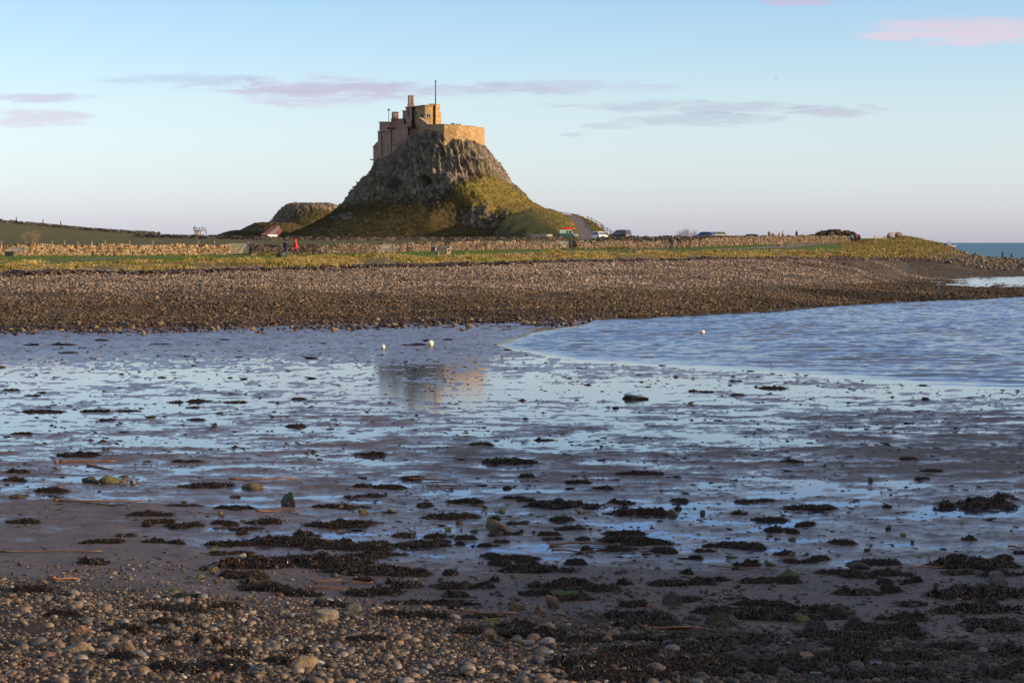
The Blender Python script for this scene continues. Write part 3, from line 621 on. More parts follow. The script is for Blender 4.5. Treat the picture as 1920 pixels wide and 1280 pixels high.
# sloping stair parapet to the left of the battery
a = Vector((*q(787, 605), 0)); st = [(787, 222, 600.6), (790, 224, 599.8), (804, 235.0, 595.7)]
s = MB(); base = []
up = [Vector((*q(px, Y), zz(py, Y))) for px, py, Y in st]
for i in range(2):
    p0, p1 = up[i], up[i+1]; o = Vector((.75, .35, 0))
    s.add([(p0.x, p0.y, 28), (p1.x, p1.y, 28), p1, p0, (p0.x+o.x, p0.y+o.y, 28), (p1.x+o.x, p1.y+o.y, 28), p1+o, p0+o], [(0, 1, 2, 3), (5, 4, 7, 6), (3, 2, 6, 7), (1, 5, 6, 2), (4, 0, 3, 7)])
sp_ = cpart(s, 'stair_parapet', M_stoneD)
c = MB()
for i in range(2): c.bar(up[i]+Vector((.35, .15, .12)), up[i+1]+Vector((.35, .15, .12)), 1.0, .22)
cpart(c, 'coping', M_cope, sp_)
def block(name, pts, mat, z0=27.0, parent=None, cope=False):
    """pts: (px, Y, py of the wall top) round the plan, counter-clockwise from above"""
    pl = [q(p[0], p[1]) for p in pts]; z = [zz(p[2], p[1]) for p in pts]
    o = cpart(MB().prism(pl, z0, z), name, mat, parent)
    if cope:
        c = MB()
        for i in range(len(pl)):
            j = (i+1) % len(pl); c.bar((*pl[i], z[i]+.10), (*pl[j], z[j]+.10), .6, .22)
        cpart(c, 'coping', M_cope, o)
    return o
# upper tower with canted bay
tw = block('tower', [(773, 608, 201.5), (787, 602.5, 199.5), (797, 600.5, 198.2), (809.5, 601, 198.0), (818, 604, 198.0), (819, 620, 198.4), (790, 622, 199)], M_stoneL, cope=True)
block('stair_turret', [(806.5, 606, 196.3), (817.5, 601.5, 196.2), (824.8, 603.5, 196.2), (825.2, 612, 196.4), (808, 613, 196.6)], M_stoneL, cope=True)
block('buttress', [(824.6, 606, 211.8), (827.6, 606.5, 212), (827.9, 614, 212), (824.6, 614, 212)], M_stoneL)
win(792.5, 217, 5, 7.5, (787, 602.5, 797, 600.5), lights=1)
win(804, 217.3, 7.5, 7.0, (797, 600.5, 809.5, 601), lights=2)
win(813.6, 217.5, 4, 7.0, (809.5, 601, 818, 604.0), lights=1)
win(778.8, 239.5, 3.6, 5.5, (773, 608, 787, 602.5))
win(781, 212.5, 5, 1.6, (773, 608, 787, 602.5))
# tower arm to the left with the tall chimney
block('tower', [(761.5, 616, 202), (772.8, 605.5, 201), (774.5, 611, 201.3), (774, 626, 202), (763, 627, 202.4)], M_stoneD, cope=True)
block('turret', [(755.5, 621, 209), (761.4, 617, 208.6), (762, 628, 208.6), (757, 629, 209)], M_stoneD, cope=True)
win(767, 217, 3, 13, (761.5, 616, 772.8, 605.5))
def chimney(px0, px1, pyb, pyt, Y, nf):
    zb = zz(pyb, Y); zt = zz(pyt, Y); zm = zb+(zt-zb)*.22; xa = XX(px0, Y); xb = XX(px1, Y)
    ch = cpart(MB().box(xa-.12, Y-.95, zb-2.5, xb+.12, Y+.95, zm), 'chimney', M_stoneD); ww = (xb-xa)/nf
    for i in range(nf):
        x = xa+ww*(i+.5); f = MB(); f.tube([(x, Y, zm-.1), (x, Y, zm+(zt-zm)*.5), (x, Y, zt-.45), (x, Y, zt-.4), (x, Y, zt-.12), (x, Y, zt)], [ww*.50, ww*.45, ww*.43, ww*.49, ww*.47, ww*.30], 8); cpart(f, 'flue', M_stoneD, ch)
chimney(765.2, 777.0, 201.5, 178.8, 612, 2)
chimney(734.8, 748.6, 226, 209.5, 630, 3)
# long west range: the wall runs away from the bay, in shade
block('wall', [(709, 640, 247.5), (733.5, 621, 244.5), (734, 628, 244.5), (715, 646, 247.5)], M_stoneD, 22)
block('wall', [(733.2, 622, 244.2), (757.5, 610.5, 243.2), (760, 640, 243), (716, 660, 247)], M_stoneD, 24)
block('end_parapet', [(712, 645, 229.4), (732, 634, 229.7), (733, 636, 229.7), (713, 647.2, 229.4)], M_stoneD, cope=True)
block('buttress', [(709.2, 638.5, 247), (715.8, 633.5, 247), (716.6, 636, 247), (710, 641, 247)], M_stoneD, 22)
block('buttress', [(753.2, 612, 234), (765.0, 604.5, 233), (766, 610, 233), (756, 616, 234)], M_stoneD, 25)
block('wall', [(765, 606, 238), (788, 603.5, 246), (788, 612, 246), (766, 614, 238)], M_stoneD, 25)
# roofs
def roofp(name, pts, thick=.3, parent=None):
    vs = [Vector((*q(px, Y), zz(py, Y))) for px, py, Y in pts]; nrm = (vs[1]-vs[0]).cross(vs[2]-vs[0]).normalized()
    if nrm.z < 0: nrm = -nrm
    n = len(vs); vv = vs+[v-nrm*thick for v in vs]
    return cpart(MB().add(vv, [tuple(range(n)), tuple(range(n, 2*n))[::-1]]+[(i, (i+1) % n, n+(i+1) % n, n+i) for i in range(n)]), name, M_tile, parent)
rf = roofp('roof', [(716, 247.5, 641), (757.5, 243.6, 610.5), (757.5, 221.3, 618), (735.5, 226.0, 648)])
roofp('roof', [(757.5, 221.3, 618), (735.5, 226, 648), (745, 235, 655), (762, 230, 628)])
for px in (730.5, 737.8):
    dm = cpart(MB().box(XX(px-2.4, 626), 624, zz(244.5, 626), XX(px+2.4, 626), 628.5, zz(238.6, 626)), 'dormer', M_stoneD, rf)
    cpart(MB().box(XX(px-1.5, 626), 623.94, zz(243.5, 626), XX(px+1.5, 626), 624.05, zz(239.6, 626)), 'pane', M_glass, rf)
roofp('porch_roof', [(735, 272, 617.5), (756, 271.5, 606.5), (756.5, 257.8, 610.6), (753, 260, 613)])
block('porch_wall', [(735.6, 618, 271.6), (756, 607, 271.4), (757, 611, 271.4), (738, 622, 271.6)], M_stoneD, 25)
roofp('gable_roof', [(763, 237.5, 603.6), (772.4, 237.2, 601.5), (771.8, 225.6, 606), (768.5, 228, 606.5)])
roofp('turret_roof', [(698.6, 276.2, 652), (709.2, 276.0, 644), (709.2, 264.8, 652), (705.5, 268, 654)])
block('turret', [(700.2, 652, 276), (709.3, 645, 275.8), (709.5, 652, 275.8), (702, 658, 276)], M_stoneD, 18)
for px in (720.6, 728.6): win(px, 277.5, 2.2, 17.5, (709, 640, 733.5, 621))
win(748.4, 280, 2.4, 4, (735.6, 618, 756, 607)); win(741, 262, 2.2, 4, (733.2, 622, 757.5, 610.5))
cpart(MB().bar((*q(694.5, 650), zz(299, 650)), (*q(701, 652), zz(299.4, 650)), .3), 'water_spout', M_stoneD)
cpart(MB().bar((*q(709.2, 638), zz(246.8, 638)), (*q(734, 619.6), zz(243.8, 619.6)), .35, .3), 'gutter', M_iron, rf)
fp = MB(); fp.cyl((XX(817.2, 607), 607, zz(197, 607)), (XX(817.2, 607), 607, zz(153, 607)), .17, 8, .12); fp.ball((XX(817.2, 607), 607, zz(152.6, 607)), .26)
cpart(fp, 'flagpole', M_iron, smooth=True)
x, Y = XX(729.6, 640), 640
wv = MB(); wv.cyl((x, Y, zz(230, Y)), (x, Y, zz(204, Y)), .11, 6); wv.bar((x-.45, Y, zz(206.2, Y)), (x+.45, Y, zz(206.2, Y)), .1, .12); wv.ball((x, Y, zz(206.4, Y)), .28)
wv.add([(x+.1, Y-.04, zz(206.6, Y)), (x+.5, Y-.04, zz(205.2, Y)), (x+.5, Y-.04, zz(207.8, Y)), (x+.1, Y+.04, zz(206.6, Y)), (x+.5, Y+.04, zz(205.2, Y)), (x+.5, Y+.04, zz(207.8, Y))], [(0, 1, 2), (5, 4, 3), (0, 3, 4, 1), (1, 4, 5, 2), (2, 5, 3, 0)])
cpart(wv, 'weather_vane', M_iron)
# ------------------------------------------------------------------ footpaths, ramp
M_path = simple('path_grit', (.15, .115, .10), .95, var=.25, scale=4, local=False)
def LG(px, py, lo=150, hi=700):
    """spot on the bare land seen at a pixel"""
    x, y, z = ray(px, py); Ys = np.linspace(lo, hi, 3000); zr = CAMH+z/y*Ys; g = ground_z(x/y*Ys, Ys, False); k = int(np.argmax(zr <= g))
    if zr[k] > g[k]: k = 0
    return Vector((x/y*Ys[k], Ys[k], float(g[k])))
def path(pts, w, label):
    C = [LG(px, py) for px, py in pts]; V = []; F = []
    D = []
    for i in range(len(C)-1):
        for f in np.linspace(0, 1, 24, endpoint=False): D.append(C[i].lerp(C[i+1], f))
    for i, c in enumerate(D):
        d = (D[min(i+1, len(D)-1)]-D[max(i-1, 0)]); nrm = Vector((-d.y, d.x, 0)).normalized()
        for k in range(5):
            p = c+nrm*w*(k/4-.5)*(1+.06*math.sin(i*.7)); V.append((p.x, p.y, gz(p.x, p.y)+.035))
        if i:
            for k in range(4): a = (i-1)*5+k; F.append((a, a+1, a+6, a+5))
    return set_tag(np_mesh('path', V, np.array(F), M_path), label, 'path', kind='structure')
path([(60, 489), (150, 487.5), (220, 485), (290, 483.6), (360, 483.2)], 2.6, 'gravel footpath across the lawn on the left')
path([(860, 478.5), (950, 476), (1040, 472.8), (1120, 470.2), (1200, 469.2), (1260, 470.5)], 3.0, 'gravel footpath in front of the middle field wall')
path([(1330, 468.5), (1400, 466.5), (1460, 463.5), (1510, 459), (1560, 457.5)], 4.0, 'gravel footpath climbing towards the headland')
# ramp up to the castle: roadway on a grassy embankment
M_bankgrass = hill_material('embankment_material', (.19, .13, .035), (.30, .20, .055), (.12, .1, .08), (.2, .17, .14), 1.6)
rc = [(1103, 449.5, 462), (1101, 441, 482), (1098, 432, 505), (1092, 421, 530), (1084, 412, 558), (1074, 406, 585), (1062, 403, 602)]
sh_ = [(1116, 450.5, 455), (1128, 445.0, 476), (1127, 435, 500), (1118, 425, 525), (1107, 416.5, 555), (1092, 409.5, 585), (1076, 405, 606)]
C = [P(*c) for c in rc]; Sd = [P(*c) for c in sh_]
def resample(pts, n):
    r = []
    for i in range(n):
        f = i/(n-1)*(len(pts)-1); k = min(int(f), len(pts)-2); r.append(pts[k].lerp(pts[k+1], f-k))
    return r
C = resample(C, 90); Sd = resample(Sd, 90); V = []; F = []; VR = []; FR = []
for i in range(90):
    d = C[min(i+1, 89)]-C[max(i-1, 0)]; nr = Vector((d.y, -d.x, 0)).normalized(); s = Sd[i]
    L = C[i]-nr*1.6; R = C[i]+nr*1.5; wl = 7+i*.12
    e1 = float(sm(i, 4, 50)); e2 = 1-.5*float(sm(i, 70, 89))
    row = [Vector((L.x-9-14*e1, L.y+4+6*e1, 4.0)), Vector((L.x-6-11*e1, L.y+3+4*e1, L.z-1.5+2.4*e1*e2)), Vector((L.x-3-6.5*e1, L.y+1+3*e1, L.z-.4+3.0*e1*e2)), Vector((L.x-1.6-2.4*e1, L.y+1, L.z+.1+1.7*e1)), Vector((L.x-.9, L.y+.2, L.z+.15+.3*e1)), L, R, R+(s-R)*.3+Vector((0, 0, .25)), R+(s-R)*.7, s, s+Vector((1.2, 0, -.5)), Vector((s.x+(s.z-2.5)*1.2, s.y, 2.6))]
    for k, p in enumerate(row):
        e = .0 if k in (5, 6) else .22*fbm3(np.array([p.x*.8]), np.array([p.y*.8]), np.array([p.z]), 3, 88)[0]; V.append((p.x, p.y, p.z+e))
    if i:
        for k in range(11): a = (i-1)*12+k; F.append((a, a+1, a+13, a+12))
    for k in range(5):
        p = L.lerp(R, k/4); VR.append((p.x, p.y, p.z+.04))
    if i:
        for k in range(4): a = (i-1)*5+k; FR.append((a, a+1, a+6, a+5))
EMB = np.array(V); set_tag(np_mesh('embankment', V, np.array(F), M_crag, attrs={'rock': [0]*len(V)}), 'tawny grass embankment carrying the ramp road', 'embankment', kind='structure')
set_tag(np_mesh('road', VR, np.array(FR), M_path), 'grey ramp road curving up to the castle', 'road', kind='structure')
M_wood = simple('weathered_wood', (.30, .27, .23), .85, var=.3, scale=6); M_woodb = simple('brown_wood', (.16, .105, .07), .85, var=.35, scale=6)
M_woodd = simple('dark_wood', (.035, .028, .024), .8, var=.3, scale=6); M_pale = simple('pale_timber', (.66, .56, .40), .8, var=.2, scale=5)
def fence(name, pts, n, h, mat, rails, label, group=None, pw=.14):
    P_ = resample(pts, n); o = empty(name, P_[0], 0, label, 'fence', group); o0 = P_[0]
    for p in P_:
        q_ = p-o0; jt = random.uniform(-.05, .05); MB().box(q_.x-pw/2, q_.y-pw/2, q_.z-.3, q_.x+pw/2, q_.y+pw/2, q_.z+h+jt).build('post', mat, o)
    for r in rails:
        m = MB()
        for i in range(n-1): m.bar(P_[i]-o0+Vector((0, -.05, r)), P_[i+1]-o0+Vector((0, -.05, r)), .05, .12)
        m.build('rail', mat, o)
    return o
fence('wooden_fence', [P(1036, 402.0, 606), P(1052, 404.5, 606), P(1070, 407, 604), P(1087, 410.0, 600)], 15, 1.15, M_wood, (.55, 1.0), 'pale post and rail fence along the skyline above the ramp')
fence('wooden_fence', [Sd[68]+Vector((.4, 0, 0)), Sd[40]+Vector((.8, 0, .1)), P(1132, 432, 510), P(1152, 443.5, 490)], 10, 1.15, M_woodb, (.45, .95), 'dark post and rail fence sloping down beside the ramp road')
# ------------------------------------------------------------------ dry stone walls
M_wall = attrmat('dry_stone', .9, .15, 5, .3)
def stone_wall(pts, h, label, pal, th=.6, group='dry stone walls round the fields', sl_=.31, ch=.16, name='stone_wall'):
    """pts (px, Y): plan line; stones laid in rough courses, upright cope stones on top"""
    L = [Vector((*q(px, Y), 0)) for px, Y in pts]; hs = h if isinstance(h, list) else [h]*len(L)
    r = np.random.default_rng(len(label)); CEN = []; SZ = []; ANGL = []
    for i in range(len(L)-1):
        d = L[i+1]-L[i]; ln = d.length; n = max(1, int(ln/sl_)); an = math.atan2(d.y, d.x)
        for k in range(n):
            f = (k+.5)/n; p = L[i].lerp(L[i+1], f); hh = hs[i]+(hs[i+1]-hs[i])*f; hh *= 1+.05*math.sin(p.x*.9)+.04*math.sin(p.x*2.3); zb = float(ground_z(np.array([p.x]), np.array([p.y]))[0])-.12
            nc = max(2, int((hh-.2)/ch))
            for c in range(nc):
                j = r.normal(0, .05, 3); bt = 1-.18*c/nc
                CEN.append((p.x+j[0]+(c % 2)*sl_*.5*math.cos(an), p.y+j[1]*.6, zb+.12+(c+.5)*ch)); SZ.append((sl_*(.45+.2*r.random()), th/2*bt*(1+.12*r.random()), ch*(.5+.12*r.random()))); ANGL.append(an)
            if r.random() < .93:
                CEN.append((p.x, p.y, zb+.12+nc*ch+.12)); SZ.append(((.10+.08*r.random())*sl_/.36, th*.42, .10+.06*r.random())); ANGL.append(an+r.normal(0, .12))
    CEN = np.array(CEN); SZ = np.array(SZ); ANGL = np.array(ANGL); n = len(CEN)
    cb = np.array([(x, y, z) for z in (-1, 1) for y in (-1, 1) for x in (-1, 1)], float)
    v = cb[None]*SZ[:, None]*(1+r.normal(0, .16, (n, 8, 3))); c, s = np.cos(ANGL)[:, None], np.sin(ANGL)[:, None]
    V = np.stack([v[..., 0]*c-v[..., 1]*s, v[..., 0]*s+v[..., 1]*c, v[..., 2]], -1)+CEN[:, None]
    f = np.array([(0, 1, 3, 2)[::-1], (4, 5, 7, 6), (0, 1, 5, 4), (1, 3, 7, 5), (3, 2, 6, 7), (2, 0, 4, 6)])
    F = (f[None]+(np.arange(n)*8)[:, None, None]).reshape(-1, 4)
    pal = np.array(pal); cc = pal[r.integers(0, len(pal), n)]*(.7+.6*r.random((n, 1)))
    o = np_mesh(name, V.reshape(-1, 3), F, M_wall, smooth=False, cols=np.repeat(cc, 8, 0)); return set_tag(o, label, 'wall', group)
WP = [(.26, .18, .095), (.20, .14, .075), (.32, .225, .13), (.11, .08, .05), (.23, .165, .10)]; WB = [(.17, .125, .085), (.13, .098, .07), (.215, .16, .115), (.09, .07, .052)]; WD = [(.06, .05, .045), (.09, .075, .06), (.045, .04, .035), (.13, .11, .09)]
stone_wall([(-160, 236), (0, 241), (240, 251), (429, 262)], [1.32, 1.32, 1.32, 1.22], 'sunlit honey coloured dry stone wall left of the wooden field gate', WP)
stone_wall([(471, 262), (600, 262), (700, 265), (860, 283), (1047, 306)], [1.35, 1.2, 1.2, 1.25, 1.15], 'long dry stone wall behind the walkers, between the two gates', WB)
stone_wall([(1077, 312), (1200, 322), (1296, 333)], [1.2, 1.2, 1.15], 'grey brown dry stone wall right of the gate with dark posts', WB)
stone_wall([(1296, 333), (1340, 338), (1400, 348), (1480, 364), (1592, 396)], [1.2, 1.45, 1.5, 1.5, 1.35], 'tawny dry stone wall rising towards the headland', WB)
stone_wall([(1118, 396), (1200, 398), (1300, 400), (1380, 402), (1500, 410)], [.95, 1.0, 1.0, .95, .5], 'dark weathered dry stone wall in front of the parked cars', WD)
stone_wall([(250, 428), (480, 425), (700, 428), (1000, 432), (1060, 434)], [.7, .75, .8, .75, .6], 'low grey field wall along the foot of the crag', WD+WB[:2], sl_=.6, ch=.24)
stone_wall([(-200, 474), (0, 476), (100, 478), (215, 478), (300, 480)], [.85, .8, .8, .7, .5], 'dark field wall along the skyline of the left hand slope', WD, sl_=.55, ch=.24)
stone_wall([(1530, 402), (1545, 402), (1570, 404), (1592, 404), (1606, 405)], [1.3, 1.9, 2.2, 1.9, 1.2], 'dark rough stone bank at the end of the headland wall', [(.10, .075, .055), (.14, .105, .075), (.07, .055, .04)], th=2.4, sl_=.34, ch=.2)
for px in (3, 98, 121, 146, 172, 197, 243, 287, 372, 1042-640):
    Yp_ = float(np.interp(px, [0, 430], [245, 266])); x = XX(px, Yp_); z = gz(x, Yp_); p = MB(); p.box(-.06, -.06, -.2, .06, .06, 1.72+random.uniform(-.08, .12), taper=.01); o = p.build('fence_post', M_wood); o.location = (x, Yp_, z)
    set_tag(o, 'weathered fence post just showing above the sunlit wall', 'post', 'fence posts behind the sunlit wall')
for px in (31, 81, 114):
    x = XX(px, 482); z = gz(x, 482); p = MB(); p.box(-.1, -.1, -.2, .1, .1, 1.5, taper=.02); o = p.build('fence_post', M_woodd); o.location = (x, 482, z)
    set_tag(o, 'dark fence post on the skyline of the left hand slope', 'post', 'fence posts on the skyline')
# ------------------------------------------------------------------ gates
def gate(x0, x1, Y, h, mat, label, vbrace=False, post_right=True):
    a = XX(x0, Y); b = XX(x1, Y); z = gz((a+b)/2, Y); o = empty('field_gate', (a, Y, z), 0, label, 'gate'); w = b-a
    for i, zr in enumerate(np.linspace(.22, h, 5)): MB().box(0, -.03, zr-.05, w, .03, zr+.05).build('rail', mat, o)
    for x in (0, w-.09): MB().box(x, -.045, .12, x+.09, .045, h+.08).build('stile', mat, o)
    if vbrace: MB().bar((.05, -.06, h), (w/2, -.06, .2), .04, .1).build('brace', mat, o); MB().bar((w-.05, -.06, h), (w/2, -.06, .2), .04, .1).build('brace', mat, o)
    else: MB().bar((w*.55, -.06, .2), (w-.05, -.06, h), .04, .1).build('brace', mat, o)
    return o
gate(430, 463, 262, 1.25, M_pale, 'pale five bar wooden gate in the sunlit wall')
gate(1048.5, 1066, 308, 1.05, M_pale, 'small cream field gate with V shaped braces', True)
for px, Y, h, w_, lb in ((466, 262, 1.55, .22, 'grey gate post beside the five bar gate'), (470, 263, 1.3, .25, 'dark gate post against the wall end, right of the grey post'), (1069, 308, 1.55, .3, 'taller dark gate post beside the cream gate'), (1074.5, 309, 1.35, .28, 'shorter dark gate post right of the taller one')):
    x = XX(px, Y); o = MB().box(-w_/2, -w_/2, -.2, w_/2, w_/2, h, taper=.02).build('gate_post', M_woodd if 'dark' in lb else M_wood); o.location = (x, Y, gz(x, Y)); set_tag(o, lb, 'post')
# ------------------------------------------------------------------ benches and bin
def bench(px, py, w, mat, label, rz=0, back=True, group='benches along the lawn', arms=True, Y=None):
    p = LG(px, py) if Y is None else Vector((XX(px, Y), Y, gz(XX(px, Y), Y)))
    p.z = gz(p.x, p.y); o = empty('bench', p, rz, label, 'bench', group)
    for k in range(3): MB().box(-w/2, -.22+k*.16, .42, w/2, -.09+k*.16, .46).build('seat_board', mat, o)
    if back:
        for k in range(3): MB().box(-w/2, .24+k*.035, .56+k*.15, w/2, .275+k*.035, .68+k*.15).build('back_board', mat, o)
    for s in (-1, 1):
        x = s*(w/2-.08)
        m = MB().box(x-.05, -.22, 0, x+.05, -.13, .64 if arms and back else .42).box(x-.05, .2, 0, x+.05, .3, .96 if back else .42).box(x-.05, -.2, .34, x+.05, .24, .415)
        m.build('end_frame', mat, o)
        if arms and back: MB().box(x-.06, -.25, .64, x+.06, .26, .69).build('armrest', mat, o)
    return o
M_benchp = simple('pale_bench_wood', (.34, .27, .19), .8, var=.3, scale=5)
M_brownb = simple('reddish_bench_wood', (.14, .07, .05), .7, var=.3, scale=5)
bench(31, 478.8, 1.9, M_wood, 'grey slatted bench against the sunlit wall, far left', Y=236)
bench(193, 479.3, 2.6, M_woodd, 'low dark backless bench in front of the sunlit wall', back=False, Y=242)
bench(727, 476.5, 1.5, M_wood, 'grey bench against the wall between the walkers and the bin', rz=.15)
bench(829, 486.5, 1.15, M_benchp, 'pale wooden bench in the rough grass in front of the bin', rz=-.5)
bench(903, 469.8, 1.35, M_brownb, 'small reddish bench against the wall, right of the bin', rz=.1)
bench(982, 466.0, 1.5, M_woodb, 'brown bench against the wall left of the cream gate', rz=.1)
bench(1097, 465.0, 2.6, M_woodd, 'low black backless bench right of the dark gate posts', back=False)
bench(1190, 473.5, 1.4, M_woodb, 'brown bench on the grass edge facing the shingle', rz=.5)
bench(1467, 466.5, 1.7, M_woodb, 'small bench beside the climbing footpath', rz=.8)
bench(1651, 452.5, 2.4, M_wood, 'grey bench on top of the headland', rz=.4, Y=372)
p = LG(813, 471.5); o = empty('litter_bin', p, 0, 'black litter bin standing by the wall', 'bin')
MB().box(-.26, -.26, .05, .26, .26, .95).build('body', M_iron, o, bevel=.03); MB().box(-.30, -.30, 1.05, .30, .30, 1.16, taper=.05).build('lid', M_iron, o)
for s in (-1, 1): MB().box(s*.27-.03, -.25, .93, s*.27+.03, .25, 1.06).build('side_panel', M_iron, o)
MB().box(-.2, -.265, .6, .2, -.262, .8).build('notice', M_wood, o); MB().box(-.22, -.22, -.05, .22, .22, .05).build('foot', M_iron, o)
for px, py, lb in ((18, 476.0, 'black crate on the grass beside the far left bench'), (525, 481.5, 'dark rucksack on the ground left of the walker in the black coat')):
    p = LG(px, py)
    if 'crate' in lb: p = Vector((XX(px, 235), 235, gz(XX(px, 235), 235)))
    o = empty('crate' if 'crate' in lb else 'rucksack', p, 0, lb, 'crate' if 'crate' in lb else 'bag')
    if 'crate' in lb:
        MB().box(-.5, -.25, 0, .5, .25, .42).build('box', M_iron, o, bevel=.03); MB().box(-.53, -.28, .42, .53, .28, .5).build('lid', M_iron, o)
    else:
        m = MB(); m.ball((0, 0, .24), .28, 1.3, .7, .9); m.build('bag', M_iron, o, True); m = MB(); m.tube([(-.1, 0, .46), (-.06, 0, .56), (.06, 0, .56), (.1, 0, .46)], .02, 6); m.build('handle', M_iron, o)
# ------------------------------------------------------------------ shed and platform behind the far wall
M_redroof = simple('red_sheet_roof', (.17, .05, .038), .8, var=.3, scale=2); M_grey = simple('grey_boards', (.12, .11, .12), .8, var=.2, scale=2); M_white = simple('white_paint', (.75, .74, .72), .5, var=.08)
o = empty('shed', P(500, 449, 560), 0, 'small white fronted shed with red sloping roof at the foot of the knoll', 'shed'); oz = o.location
def PP(px, py, Y): return P(px, py, Y)-oz
fr = [PP(488.5, 449, 556), PP(500, 449, 556), PP(500, 440, 556), PP(488.5, 440, 556)]
MB().add([*fr, *[v+Vector((2, 7, 0)) for v in fr]], [(0, 1, 2, 3), (5, 4, 7, 6), (3, 2, 6, 7), (0, 3, 7, 4), (1, 5, 6, 2)]).build('front_wall', M_white, o)
def strip(a, b, c, d, nm, mat):
    v = [PP(*k) for k in (a, b, c, d)]; w_ = [p+Vector((.1, .5, -.35)) for p in v]; MB().add(v+w_, [(0, 1, 2, 3), (7, 6, 5, 4), (0, 4, 5, 1), (1, 5, 6, 2), (2, 6, 7, 3), (3, 7, 4, 0)]).build(nm, mat, o)
strip((488, 440.5, 555.5), (500.5, 440.8, 555.5), (523, 422.5, 575), (514, 422.5, 575), 'roof', M_redroof)
strip((500.5, 441.2, 555.7), (505, 447.8, 556), (525, 427.0, 574), (523, 423, 575), 'side_wall', M_grey)
strip((505, 447.9, 556), (512, 448.6, 557), (528, 431, 573), (525, 427.2, 574), 'lean_to_roof', M_redroof)
MB().box(fr[0].x+.5, fr[0].y-.06, .05, fr[0].x+1.1, fr[0].y-.01, 1.0).build('door', M_grey, o)
Y = 500; o = empty('lookout_platform', (XX(371, Y), Y, gz(XX(371, Y), Y)), 0, 'dark railed platform on a stone pier beyond the far wall', 'platform'); bz = o.location.z; x0 = XX(364, Y)-o.location.x; x1 = XX(386, Y)-o.location.x; zt = zz(432.5, Y)-bz
MB().box(x0+.2, -.9, -.5, x0+1.1, .9, zt).build('stone_pier', M_cope, o); MB().box(x0, -1, zt, x1, 1, zt+.15).build('deck', M_woodd, o)
for k in range(5): x = x0+(x1-x0)*k/4; MB().box(x-.05, -.95, zt+.15, x+.05, -.85, zt+.75).build('post', M_woodd, o)
for r in (.45, .72): MB().box(x0, -.95, zt+r, x1, -.89, zt+r+.07).build('rail', M_woodd, o)
for k in (2, 4): x = x0+(x1-x0)*k/4; MB().box(x-.07, .5, -.5, x+.07, .7, zt).build('leg', M_woodd, o)
PLAT = (o.location.x+x0+.15, Y, bz+zt+.15)
